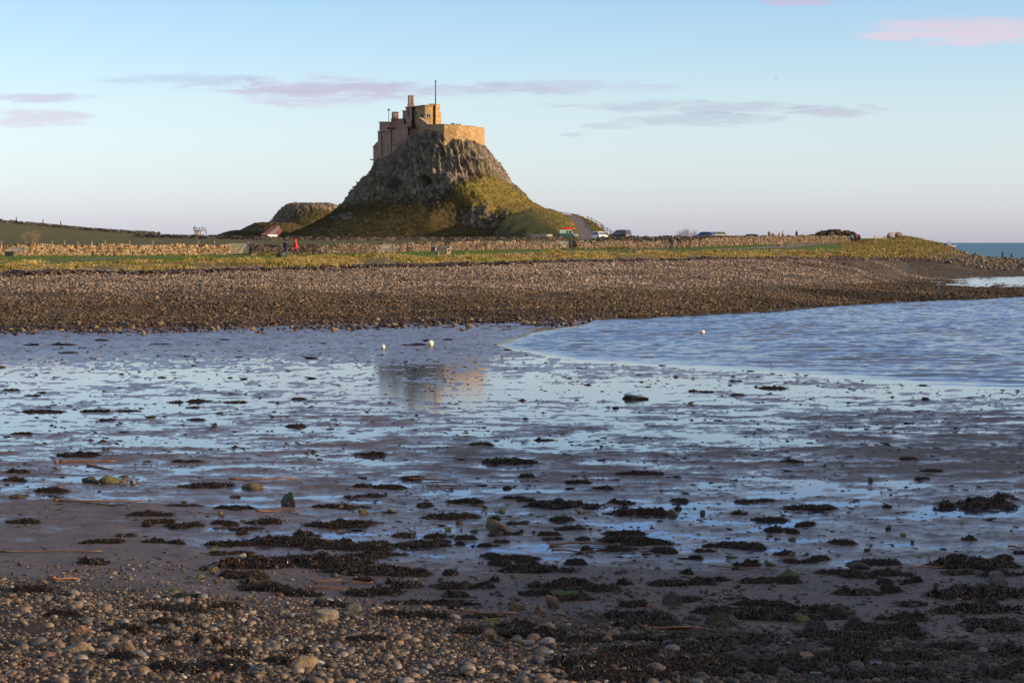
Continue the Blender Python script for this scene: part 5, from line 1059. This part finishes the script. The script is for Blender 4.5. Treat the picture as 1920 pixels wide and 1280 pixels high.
for px, py in ((1149, 690), (1170, 692), (1267, 697), (1448, 691.5), (1495, 708.5), (1617, 721), (1511, 712), (942, 674)):
    p = G(px, py)
    if wd is None:
        wd = empty('wading_bird', p, 0, 'small brown wading bird feeding at the water edge', 'bird', 'wading birds at the water edge'); m = MB(); m.tube([(-.09, 0, .10), (-.05, 0, .11), (.02, 0, .115), (.06, 0, .13), (.085, 0, .155), (.10, 0, .158)], [.006, .028, .034, .02, .016, .01], 8); m.build('body', M_wader, wd, True)
        MB().tube([(.10, 0, .158), (.15, 0, .145)], [.005, .002], 5).build('bill', M_iron, wd)
        for s in (-1, 1): MB().tube([(0, s*.012, .09), (-.01, s*.014, .045), (.0, s*.014, 0)], .004, 4).build('leg', M_iron, wd)
    else: c = copy_tree(wd); c.location = p; c.rotation_euler = (0, 0, random.uniform(0, 6.28)); c.scale = (.9,)*3
# ------------------------------------------------------------------ grass on the bank
def blades(X, Y, Z, H, cols, name, label, per=12, spread=.16, lean=.35, wid=.03):
    n = len(X); N_ = n*per; ii = np.repeat(np.arange(n), per); bx = X[ii]+RNG.normal(0, spread, N_); by_ = Y[ii]+RNG.normal(0, spread, N_); bz = Z[ii]-.03; h = H[ii]*(.6+.6*RNG.random(N_))
    a = RNG.random(N_)*np.pi; lx = RNG.normal(-lean*.5, lean, N_)*h; ly = RNG.normal(0, lean, N_)*h; w = wid*(.6+.8*RNG.random(N_)); cx_, sx_ = np.cos(a)*w, np.sin(a)*w
    v = np.stack([np.stack([bx-cx_, by_-sx_, bz], -1), np.stack([bx+cx_, by_+sx_, bz], -1), np.stack([bx+lx*.4+cx_*.7, by_+ly*.4+sx_*.7, bz+h*.6], -1), np.stack([bx+lx*.4-cx_*.7, by_+ly*.4-sx_*.7, bz+h*.6], -1), np.stack([bx+lx, by_+ly, bz+h], -1)], 1)
    base = (np.arange(N_)*5)[:, None]; Fq = base+np.array([0, 1, 2, 3]); Ft = base+np.array([3, 2, 4]); c = cols[ii]*(.7+.6*RNG.random((N_, 1)))
    return set_tag(np_mesh(name, v.reshape(-1, 3), [Fq, Ft], M_blade, smooth=False, cols=np.repeat(c, 5, 0)), label, 'grass', kind='stuff')
M_blade = attrmat('grass_blades', .85, .15, 8, .15)
GP = .85*np.array([(.42, .29, .11), (.36, .25, .09), (.30, .22, .065), (.17, .18, .030), (.46, .33, .15), (.24, .14, .06)])
def zone_pts(n, l0, l1, a0=-.27, a1=.2):
    az = a0+RNG.random(n)*(a1-a0); lev = l0+RNG.random(n)*(l1-l0); by = np.stack([np.interp(az, _cx, _BY[:, k]) for k in range(_NB)]); k = lev.astype(int); f = lev-k
    Y = by[k, np.arange(n)]*(1-f)+by[k+1, np.arange(n)]*f; return az*Y, Y, lev
X, Y, lv = zone_pts(11000, 5.98, 7.22); cl = fbm2(X/3.2, Y/6, 4, 61, .6); kp = (cl > -.30+.9*sm(lv, 6.95, 7.2)); X, Y, lv, cl = X[kp], Y[kp], lv[kp], cl[kp]
ci_ = np.clip((RNG.random(len(X))*4+1.6*(cl < -.05)+RNG.random(len(X))).astype(int), 0, 5)
blades(X, Y, ground_z(X, Y), .07+.34*sm(cl, -.3, .45)*(.7+.6*vn2(X/1.6, Y/3, 66)), GP[ci_]*(1.1+.35*fbm2(X/6, Y/9, 3, 67))[:, None]*np.stack([1+0*X, 1+.22*sm(fbm2(X/9, Y/14, 3, 68), 0, .4), 1+0*X], -1), 'grass', 'tall straw coloured grass along the top of the beach', 16, .2)
X, Y, lv = zone_pts(9000, 8.02, 8.9, -.27, .15); kp = fbm2(X/9, Y/20, 3, 62) > -.1; X, Y = X[kp], Y[kp]
blades(X, Y, ground_z(X, Y), np.full(len(X), .34), GP[RNG.integers(1, 4, len(X))]*.75, 'grass', 'rough pasture grass behind the field walls', 8, .5, wid=.06)
X, Y, lv = zone_pts(5000, 6.0, 8.6, .155, .205); blades(X, Y, ground_z(X, Y), np.full(len(X), .20), GP[RNG.integers(0, 5, len(X))]*.75, 'grass', 'tussocky grass on the headland', 10, .35, wid=.06)
X, Y, lv = zone_pts(9000, 7.05, 7.98, -.27, .16); blades(X, Y, ground_z(X, Y), np.full(len(X), .07), np.array([[.085, .125, .018]]).repeat(len(X), 0), 'grass', 'short bright green turf of the lawn', 6, .5, wid=.05)
# grass and turf tufts over the crag, darkened where its slope has painted shade
tmp = crag.data; nv = len(tmp.vertices); co = np.empty(nv*3); tmp.vertices.foreach_get('co', co); co = co.reshape(-1, 3); rk = np.empty(nv, np.float32); tmp.attributes['rock'].data.foreach_get('value', rk)
sel = np.where((rk < .35) & (co[:, 1] < 625) & (co[:, 2] > 4) & (co[:, 2] < 27))[0]; sel = RNG.choice(sel, 9000); c = co[sel]
ex = EMB.reshape(90, 12, 3); ri = RNG.integers(0, 89, 2600); rj = RNG.choice([0, 1, 2, 3, 7, 8, 9], 2600); f1 = RNG.random((2600, 1)); f2 = RNG.random((2600, 1)); ce = (ex[ri, rj]*(1-f1)+ex[ri+1, rj]*f1)*(1-f2)+(ex[ri, rj+1]*(1-f1)+ex[ri+1, rj+1]*f1)*f2; c = np.concatenate([c, ce])
cc_ = np.array([(.22, .18, .045), (.16, .14, .035), (.27, .20, .06), (.13, .10, .035)])[RNG.integers(0, 4, len(c))]; lf = sm(-c[:, 0]-1.6*c[:, 2]+7*fbm2(c[:, 0]/9, c[:, 2]/6, 3, 5), -15, -9)[:, None]; cc_ = cc_*(1-.62*lf)
blades(c[:, 0], c[:, 1], c[:, 2], .14+.20*RNG.random(len(c)), cc_, 'grass', 'rough grass tussocks on the slopes of the crag', 7, .3, .4, .07)
# ------------------------------------------------------------------ seaweed
M_weed = attrmat('seaweed_material', .30, .45, 25, .4, .3)
def weed_mesh(seed, npatch=900, h=.11):
    """a low ragged heap of strap-like fronds, unit half-width, made once and reused"""
    r = np.random.default_rng(seed); nx, ny = 64, 40; gx, gy = np.meshgrid(np.linspace(-1.25, 1.25, nx), np.linspace(-1.25, 1.25, ny))
    def hf(x, y):
        rad2 = np.sqrt(x*x+(y*1.05)**2); return .72-rad2**1.6+1.15*fbm2(x*2.0+seed*5, y*2.6, 3, seed, .6)+.35*fbm2(x*6, y*6+seed, 2, seed+3)*(1-rad2*.4)
    def top(x, y): q_ = hf(x, y); return h*np.where(q_ > 0, .85*np.tanh(q_*1.1), q_*.6)*(.85+.55*vn2(x*4+seed, y*4, seed+6))+.018*vn2(x*17, y*17, seed+9)*(q_ > 0)
    V = np.stack([gx, gy, top(gx, gy)], -1).reshape(-1, 3); a = np.arange((ny-1)*nx).reshape(ny-1, nx)[:, :-1]; F = np.stack([a, a+1, a+1+nx, a+nx], -1).reshape(-1, 4); F = F[V[F][:, :, 2].max(1) > -.012]
    C = np.tile(np.array([[.013, .009, .007]]), (len(V), 1))
    x = r.uniform(-1.2, 1.2, npatch*4); y = r.uniform(-1.2, 1.2, npatch*4); k = np.where(hf(x, y) > -.06)[0][:npatch]; x, y = x[k], y[k]; n = len(x); z = top(x, y)
    d = r.random(n)*6.28; L = .08+.22*r.random(n)**2; w = .006+.012*r.random(n); lift = .06*r.random(n)**2; segs = []; bend = r.normal(0, .8, n); px_, py_ = x.copy(), y.copy()
    for q_ in range(4):
        t_ = q_/3; dd = d+bend*t_; pz = np.maximum(top(px_, py_), -.004)+.010+lift*np.sin(t_*3.14); ww = w*(1-.6*t_)
        segs.append(np.stack([px_-np.sin(dd)*ww, py_+np.cos(dd)*ww, pz], -1)); segs.append(np.stack([px_+np.sin(dd)*ww, py_-np.cos(dd)*ww, pz+.010*r.normal(size=n)], -1)); px_ = px_+np.cos(dd)*L/3; py_ = py_+np.sin(dd)*L/3
    S = np.stack(segs, 1).reshape(-1, 3); base = len(V)+(np.arange(n)*8)[:, None]; FS = np.concatenate([base+np.array([0, 1, 3, 2])+2*j for j in range(3)])
    pal = np.array([(.020, .012, .006), (.036, .020, .010), (.050, .036, .012), (.012, .008, .005), (.11, .045, .016)]); cs = pal[r.choice(5, n, p=[.32, .28, .14, .20, .06])]
    return np.concatenate([V, S]), np.concatenate([F, FS]), np.concatenate([C, np.repeat(cs, 8, 0)])
WM = []
for s in range(7):
    v, f, c = weed_mesh(s+1, 1500 if s < 4 else 900, .15 if s < 4 else .08); o = np_mesh('seaweed_clump', v, f, M_weed, smooth=True, cols=c); WM.append(o.data); bpy.data.objects.remove(o)
def where(px, py):
    h = 'far left' if px < 320 else 'left' if px < 700 else 'middle' if px < 1150 else 'right' if px < 1550 else 'far right'
    v = 'on the far wet mud' if py < 780 else 'on the open mud' if py < 935 else 'on the wet sand' if py < 1060 else 'along the edge of the pebbles' if py < 1170 else 'amid the near pebbles' if py < 1222 else 'at the bottom of the beach'
    return h, v
WEED = [(150,857,90),(30,888,55),(25,905,50),(95,924,55),(395,916,95),(345,952,65),(440,957,82),(275,968,75),(45,983,68),(345,991,80),(420,986,45),(470,996,60),(235,1008,35),(190,1020,85),(290,1020,40),(330,1022,40),
 (430,1026,100),(540,1022,130),(620,1030,110),(430,1042,80),(490,1066,190),(600,1062,150),(500,1110,115),(455,1085,90),(330,1152,95),(300,1172,60),(375,1262,170),(520,1245,55),(310,1258,70),(170,1060,60),(55,1112,80),
 (729,919,52),(692,934,50),(666,955,55),(620,953,80),(640,990,110),(877,947,70),(1083,909,55),(956,872,105),(1190,891,100),(963,937,40),(985,941,40),(1045,955,125),(1162,946,52),(1204,968,115),(846,975,88),(671,985,72),(970,986,38),(1030,1005,45),(819,1011,55),
 (1073,996,60),(1172,1006,85),(1190,1022,120),(1148,1036,75),(960,1050,92),(985,1057,40),(1000,1075,125),(795,1028,110),(700,1026,70),(674,1034,110),(690,1045,110),(680,1078,150),(640,1068,100),(764,1081,90),(853,1106,90),(702,1118,115),(765,1104,50),(832,1136,105),(760,1135,70),(1250,1100,90),(1060,1103,110),(1075,1128,90),
 (1190,1140,60),(1197,1166,120),(1011,1118,60),(770,1158,130),(900,1163,80),(970,1178,60),(1000,1198,160),(880,1190,60),(1703,865,35),(1751,887,45),(1421,944,72),(1520,958,105),(1844,954,130),(1881,934,38),(1445,980,72),(1390,1028,82),(1330,1028,30),(1500,1057,62),(1572,1079,95),(1665,1081,75),(1610,1085,80),(1620,1062,50),
 (1830,1066,140),(1870,1082,90),(1800,1080,60),(1435,1095,105),(1311,1098,72),(1606,1117,95),(1675,1113,40),(1844,1124,170),(1816,1151,165),(1864,1172,95),(1428,1138,115),(1470,1150,80),(1417,1163,150),(1340,1152,90),(1548,1150,90),(1580,1162,60),(1712,1138,50),(1640,1058,40),
 (60,650,30),(115,650,60),(60,617,40),(190,642,28),(130,665,40),(350,868,60),(440,758,60),(370,755,50),(330,758,40),(180,775,80),(80,776,90),(240,774,60),(300,648,40),(420,640,24),(780,650,50),(800,642,20),(840,640,24),(1450,731,55),(1385,743,30),(1380,717,26),(1325,738,40),(1300,737,24),(1735,751,18),(1155,769,16),(555,802,40),(370,790,40),(200,792,30),(40,816,50),(700,857,60),(1020,830,60),(900,838,60),(560,752,30),(1480,868,50),(60,745,30),(20,735,40),
 (560,1120,70),(620,1140,60),(480,1090,50),(1130,1110,60),(1290,1130,70),(1500,1165,90),(1620,1180,80),(1700,1165,90),(1250,1180,80)]
rr_ = random.Random(12)
for _ in range(56): WEED.append((rr_.uniform(1080, 1960), rr_.uniform(1178, 1285), rr_.uniform(60, 150)))
for _ in range(14): WEED.append((rr_.uniform(40, 900), rr_.uniform(1120, 1250), rr_.uniform(35, 80)))
for _ in range(90): WEED.append((rr_.uniform(260, 1930), rr_.triangular(860, 1150, 1090), rr_.uniform(16, 46)))
for k, (px, py, w) in enumerate(WEED):
    p = G(px, py-2); W_ = w*p.y/FPX/2*(.82 if py < 900 else 1); o = bpy.data.objects.new('seaweed_clump', WM[k % 7]); COL.objects.link(o)
    flat = .9 if py < 800 else (1.35 if py > 1050 else 1.15); dpt = max(.10, W_*rr_.uniform(.4, .85)); W_ *= 1.12; o.location = (p.x, p.y+dpt*.4, p.z-.004); o.scale = (W_, dpt, min(1.0, max(.42, W_*1.2))*flat if py > 800 else max(.5, W_))
    o.rotation_euler = (0, 0, rr_.uniform(-.25, .25)+(math.pi if rr_.random() < .5 else 0)); h, v = where(px, py); sz_n = 'broad' if w > 95 else 'mid sized' if w > 60 else 'small'
    set_tag(o, f'{sz_n} dark seaweed heap {v}, {h} of view', 'seaweed', f'{sz_n} seaweed heaps {v}, {h}')
# weed crumbs strewn over the mud
n = 15000; Ys = 1/(1/90+RNG.random(n)*(1/22-1/90)); Xs = (RNG.random(n)*2-1)*.27*Ys; gs = ground_z(Xs, Ys); kp = (gs > -.012) & (fbm2(Xs/1.6, Ys/2.5, 3, 71) > -.12+.3*RNG.normal(size=n)); Xs, Ys, gs = Xs[kp], Ys[kp], gs[kp]; n = len(Xs)
ss = np.clip(np.exp(RNG.normal(-4.1, .55, n)), .006, .09)*np.interp(Ys, [22, 90], [.85, 2.4]); SW = []
for s in range(5):
    v, f = ico(1); r = np.random.default_rng(300+s); SW.append((v*(1+.45*r.normal(size=(len(v), 1)))*np.array([1.4, .55, .30]), f))
cw = np.array([(.020, .014, .010), (.035, .022, .014), (.05, .045, .02), (.03, .032, .012)])[RNG.integers(0, 4, n)]
set_tag(scatter(SW, np.stack([Xs, Ys, np.maximum(gs, 0)+ss*.10], -1), ss, RNG.normal(0, .5, n), RNG.normal(0, .12, n), cw, 'weed_scraps', M_weed), 'crumbs of dark weed strewn over the mud', 'seaweed', kind='stuff')
# wrack line at the top of the far beach, and weed round the lowest stones
X, Y, lv = zone_pts(26000, 5.5, 6.2, -.27, .215); az = X/Y; mid = 5.93+.10*fbm2(X/6, Y/30, 3, 63); kp = np.abs(lv-mid) < (.10+.10*fbm2(X/3, Y/9, 2, 64)); X, Y = X[kp], Y[kp]; n = len(X)
X2, Y2, l2 = zone_pts(9000, 1.93, 2.22, -.27, .25); k2 = fbm2(X2/3, Y2/3, 3, 65)+.25*RNG.normal(size=len(X2)) > (-.05-.4*sm(l2, 2.0, 2.1)); X2, Y2 = X2[k2], Y2[k2]
XA = np.concatenate([X, X2]); YA = np.concatenate([Y, Y2]); s1 = np.concatenate([np.clip(np.exp(RNG.normal(-2.2, .4, n)), 0, .2), np.clip(np.exp(RNG.normal(-2.6, .4, len(X2))), 0, .14)]); g = ground_z(XA, YA); ok = g > -.03; XA, YA, s1, g = XA[ok], YA[ok], s1[ok], g[ok]; n = len(XA)
cw = np.array([(.040, .018, .012), (.06, .028, .016), (.025, .014, .010), (.09, .045, .025)])[RNG.integers(0, 4, n)]; cw[YA < YA.min()+.1] = .02
SWf = [(v*np.array([1, 1, 1.9]), f) for v, f in SW]
set_tag(scatter(SWf, np.stack([XA, YA, g+s1*.3], -1), s1, RNG.normal(0, .7, n), RNG.normal(0, .2, n), cw, 'wrack_line', M_weed), 'band of reddish brown wrack along the top and foot of the far beach', 'seaweed', kind='stuff')
# ------------------------------------------------------------------ boulders on the mud
M_moss = None
def mossy():
    m, t, b = newmat('mossy_rock'); geo = N(t, 'ShaderNodeNewGeometry'); a = N(t, 'ShaderNodeAttribute', attribute_name='col'); sx = N(t, 'ShaderNodeSeparateXYZ'); t.links.new(geo.outputs['Normal'], sx.inputs[0]); f = noise(t, geo.outputs['Position'], 12, 6, .65)
    f2 = maprange(t, math_(t, 'ADD', sx.outputs[2], math_(t, 'MULTIPLY', math_(t, 'SUBTRACT', f, .5), 1.6)), .25, .7)
    t.links.new(mixc(t, f2, mixc(t, 1.0, a.outputs[0], ramp(t, f, [(.3, (.5,)*3), (.7, (1.5,)*3)]), 'MULTIPLY'), (.045, .065, .010)), b.inputs['Base Color']); b.inputs['Roughness'].default_value = .7; bump(t, b, f, .6, .03); return m
M_moss = mossy()
DK = (.045, .038, .028); BR = (.12, .09, .05); PL = (.30, .26, .22); OL = (.12, .11, .045); GY = (.14, .13, .12)
RK = [(543,951,32,24,'green mossy boulder standing in the wet sand on the left',DK,1),(473,919,30,12,'smooth brown rock on the wet sand, lone',BR,0),(935,1001,48,27,'large brown boulder in the middle of the wet sand',BR,0),(162,907,25,12,'dark mossy rock at the left end of a row of stones',DK,1),(178,909,18,8,'low dark rock second in the row of stones',DK,0),(207,910,34,13,'rounded mossy rock in the middle of the row of stones',OL,0),(234,905,15,9,'small brown rock at the back of the row of stones',BR,0),(229,912,20,9,'grey rock near the right end of the row of stones',GY,0),(250,910,11,9,'small grey block at the right end of the row of stones',GY,0),
 (1188,752,47,12,'long black boulder on the far wet mud',(.02,.018,.016),0),(1477,1088,34,18,'square moss topped block in the wet sand on the right',DK,1),(1612,1070,46,17,'dark weedy rock with a stalk beside it on the right',DK,0),(1871,1101,38,22,'grey pyramid shaped rock on the far right',GY,0),(1258,1136,38,28,'green mossed block at the edge of the pebbles right of the middle',DK,1),(970,1147,34,16,'tan block at the pebble edge, left of the pointed brown one',BR,0),(1040,1142,26,22,'pointed brown rock at the pebble edge',BR,0),(1014,1153,22,14,'grey tan rock in front of the pointed brown one',BR,0),(1076,1118,44,22,'black weed covered boulder at the pebble edge',(.018,.014,.012),0),(1065,1122,60,14,'low black rock under the weed covered boulder',(.02,.018,.012),1),
 (928,1178,40,12,'flat yellow green rock among the weed in the middle',(.20,.18,.06),0),(1016,1181,24,9,'small yellow olive rock right of the flat one',(.18,.15,.06),0),(925,1168,20,10,'olive stone on top of the weed in the middle',OL,0),(680,966,20,9,'small olive rock on the wet sand left of the middle',OL,0),(733,963,16,6,'flat olive stone on the wet sand left of the middle',OL,0),(900,952,17,7,'pale brown stone beside a heap of weed',BR,0),(910,956,12,7,'dark green stone beside the pale brown one',DK,1),(840,997,16,7,'flat green brown stone left of the large brown boulder',OL,0),(890,1000,14,6,'low mossy stone just left of the large brown boulder',DK,1),(1263,970,20,13,'yellow brown rock on the open sand right of the middle',BR,0),(1272,957,14,7,'dark stone behind the yellow brown rock',DK,0),
 (453,1051,26,11,'pale grey rock lying on a heap of weed',PL,0),(397,1078,22,14,'wedge shaped tan rock in the weed on the left',BR,0),(375,1088,24,9,'flat olive rock at the front of the weed on the left',OL,0),(578,1049,24,9,'yellowish flat rock on the weed left of the middle',(.30,.22,.10),0),(597,1044,18,7,'olive rock behind the yellowish flat one',OL,0),(603,1140,36,18,'black pointed rock at the front edge of the pebbles',(.025,.02,.018),0),(660,1150,24,16,'grey rounded rock at the edge of the pebbles',GY,0),(614,1163,62,20,'broad pale lichen covered boulder among the pebbles',(.22,.19,.15),0),
 (1350,1175,70,30,'large dark olive rock among the pebbles on the right',(.05,.045,.02),0),(1507,1168,28,18,'grey olive rock at the pebble edge on the right',OL,0),(1592,1158,22,12,'black round stone at the pebble edge on the right',DK,0),(1570,1155,26,16,'black round rock left of the other black one',DK,0),(1605,1170,24,16,'dark rounded rock in front of the black ones',DK,0),(1528,1190,50,26,'black block of rock among the pebbles on the right',(.025,.02,.018),0),(918,1200,34,18,'brown block among the weed and pebbles, middle',BR,0),(1664,1152,10,9,'lone small grey stone on the sand on the far right',GY,0),(30,936,30,9,'low dark rock at the far left edge of the wet sand',DK,0),(1382,1070,14,7,'small dark stone at the left end of a long stalk',DK,0),(1370,1050,20,6,'low mossy stone on the wet sand on the right',DK,1),
 (1462,1043,12,7,'small dark stone above the moss topped block',DK,0),(1485,1045,13,8,'small grey brown stone above the moss topped block',BR,0),(1448,1063,24,8,'green mossed stone behind the moss topped block',DK,1),(1315,1049,10,7,'tiny brown stone on the wet sand on the right',BR,0),(1383,1104,16,9,'dark green stone near the weed on the right',DK,1),(1370,1127,16,8,'dark stone on the bare sand on the right',DK,0),(1633,905,10,8,'small black stone on the open mud on the right',DK,0),(940,962,16,10,'grey brown stone left of the middle weed',GY,0),(860,985,14,9,'brown stone at the end of a weed heap',BR,0),(150,1228,60,26,'large tan angular rock among the near pebbles',(.26,.19,.12),0),(235,1222,44,20,'orange tan angular rock near the large tan one',(.30,.20,.11),0),(450,1232,24,18,'upright yellow brown stone among the near pebbles',(.34,.22,.09),0),(150,1190,30,18,'brown conical rock among the near pebbles',(.17,.10,.06),0),(140,1215,44,24,'dark brown blocky rock among the near pebbles',(.07,.05,.035),0),(565,1256,38,20,'smooth oval tan stone at the bottom of the beach',(.24,.18,.12),0),(1510,1245,30,18,'smooth pale tan stone in the dark shingle on the right',(.25,.19,.13),0),(1300,1215,34,18,'tan stone at the left edge of the dark shingle',(.22,.17,.12),0)]
for k, (px, py, w, h, lb, col, mo) in enumerate(RK):
    p = G(px, py-2); s = p.y/FPX; smooth_ = 'smooth' in lb or 'round' in lb or 'oval' in lb
    rock('rock', (p.x, p.y+w*s*.3, p.z+h*s*.18), w*s*.64, w*s*.46, h*s*.88, col, lb, 500+k, (k*1.7) % .8-.4, 'rock', None, .25 if smooth_ else .55, M_moss if mo else M_rock)
sm_ = [np_mesh('rock', v, f, M_rock, False, cols=np.repeat(np.array([c]), len(v), 0)) for (v, f), c in zip([stone_shape(2, 760+i, .5, .8) for i in range(6)], (BR, DK, OL, GY, DK, BR))]; smd = [o.data for o in sm_]; [bpy.data.objects.remove(o) for o in sm_]
for k in range(110):
    px = rr_.uniform(330, 1930); py = rr_.triangular(900, 1165, 1130); p = G(px, py); j = k % 6; s = rr_.uniform(3, 8)*p.y/FPX; o = bpy.data.objects.new('rock', smd[j]); COL.objects.link(o); o.location = (p.x, p.y, p.z+s*.3); o.scale = (s*1.2, s, s); o.rotation_euler = (0, 0, rr_.uniform(0, 6)); h, v = where(px, py); cn = ('brown', 'dark', 'olive', 'grey', 'dark', 'brown')[j]
    set_tag(o, f'small {cn} stone lying {v}, {h} of view', 'rock', f'small {cn} stones {v}, {h}')
# small dark stones at the foot of the far beach
vf = [stone_shape(2, 700+s, .5, .9) for s in range(4)]; fm = []
for v, f in vf: o = np_mesh('rock', v, f, M_stone_far, cols=np.repeat(np.array([(.17, .13, .08)]), len(v), 0)); fm.append(o.data); bpy.data.objects.remove(o)
for k in range(70):
    px = rr_.uniform(-20, 1250); py = np.interp(px, [0, 500, 1000, 1250], [622, 616, 608, 601])+rr_.gauss(0, 5) - (6 if rr_.random() < .4 else 0); p = G(px, py)
    if p.z < -.03: continue
    o = bpy.data.objects.new('rock', fm[k % 4]); COL.objects.link(o); s = rr_.uniform(.10, .24); o.location = (p.x, p.y, p.z+s*.3); o.scale = (s*1.3, s, s*.9); o.rotation_euler = (0, 0, rr_.uniform(0, 6)); set_tag(o, 'brown stone at the muddy foot of the far beach', 'rock', 'stones at the muddy foot of the far beach')
# ------------------------------------------------------------------ kelp stalks and driftwood
M_kelp = simple('kelp_stalk', (.20, .085, .035), .5, var=.35, scale=9)
KS = [(106,868,216,866,'straight orange brown stalk on the wet mud, far left'),(167,873,212,881,'short stalk with a knobbly end below the straight one, far left'),(428,902,556,899,'thin brown stalk on the wet mud left of the middle'),(106,940,272,941,'long crooked orange stalk with a knobbly root on the left'),(152,944,242,952,'dark thin stalk in front of the long crooked one'),(480,961,560,960,'thin reddish stalk between two weed heaps on the left'),(1036,1023,1162,1022,'bent orange stalk lying against a weed heap, upper of two'),(1034,1037,1120,1036,'bent orange stalk, lower of two in the middle'),(582,1094,640,1092,'reddish stalk beside a weed heap at the pebble edge'),(580,1105,650,1108,'orange stalk with a knob at the pebble edge'),(-5,1035,190,1036,'long straight dark red stalk across the sand, far left'),(1344,1065,1459,1075,'long dark stalk with an orange tip on the right'),(1628,1056,1664,1055,'short orange stalk behind the dark weedy rock'),(1703,1069,1782,1064,'curved orange stalk with a forked end on the far right'),(850,1148,968,1154,'brown stick lying in the weed in the middle'),(1210,1180,1330,1182,'tan stick lying across the weed right of the middle'),(762,899,858,902,'pale brown stick on the open mud'),(800,914,850,916,'short tan stick in front of the pale brown one'),(1086,963,1120,966,'short orange stalk in the weed right of the middle'),(586,1018,650,1016,'orange strand showing above the weed left of the middle'),(1890,1029,1935,1030,'red brown stalk at the far right edge'),(100,1088,150,1088,'short reddish stick among the first pebbles on the left'),(640,1094,700,1096,'thin orange stalk running into the weed')]
for k, (x0, y0, x1, y1, lb) in enumerate(KS):
    a = G(x0, y0); b = G(x1, y1)
    if abs(b.y-a.y) > 4: b.y = a.y+1; b.z = gz(b.x, b.y)
    r = random.Random(k); m = MB(); pts = []; rad_ = []; n = 9; L = (b-a).length; am = 0 if 'straight' in lb else L*.05
    for i in range(n):
        f = i/(n-1); p = a.lerp(b, f); pts.append((p.x-a.x, p.y-a.y+math.sin(f*5+k)*am, max(0, gz(p.x, p.y))-max(0, a.z)+.012+abs(math.sin(f*4+k))*.02*(am > 0))); rad_.append((.017-.007*f)*max(.8, a.y/32))
    m.tube(pts, rad_, 7)
    if 'knob' in lb or k % 3 == 0: m.ball(pts[0], .035*max(.8, a.y/32), 1.1, .9, .9, 8, 6); [m.tube([pts[0], (pts[0][0]-.05-.02*j, pts[0][1]+.03*(j-1), pts[0][2]+.03*(j-.5))], [.01, .004], 5) for j in range(3)]
    o = m.build('kelp_stalk' if 'stick' not in lb else 'stick', M_kelp if 'dark' not in lb else M_woodb, None, True); o.location = (a.x, a.y, max(0, a.z)); set_tag(o, lb, 'stalk' if 'stick' not in lb else 'stick')
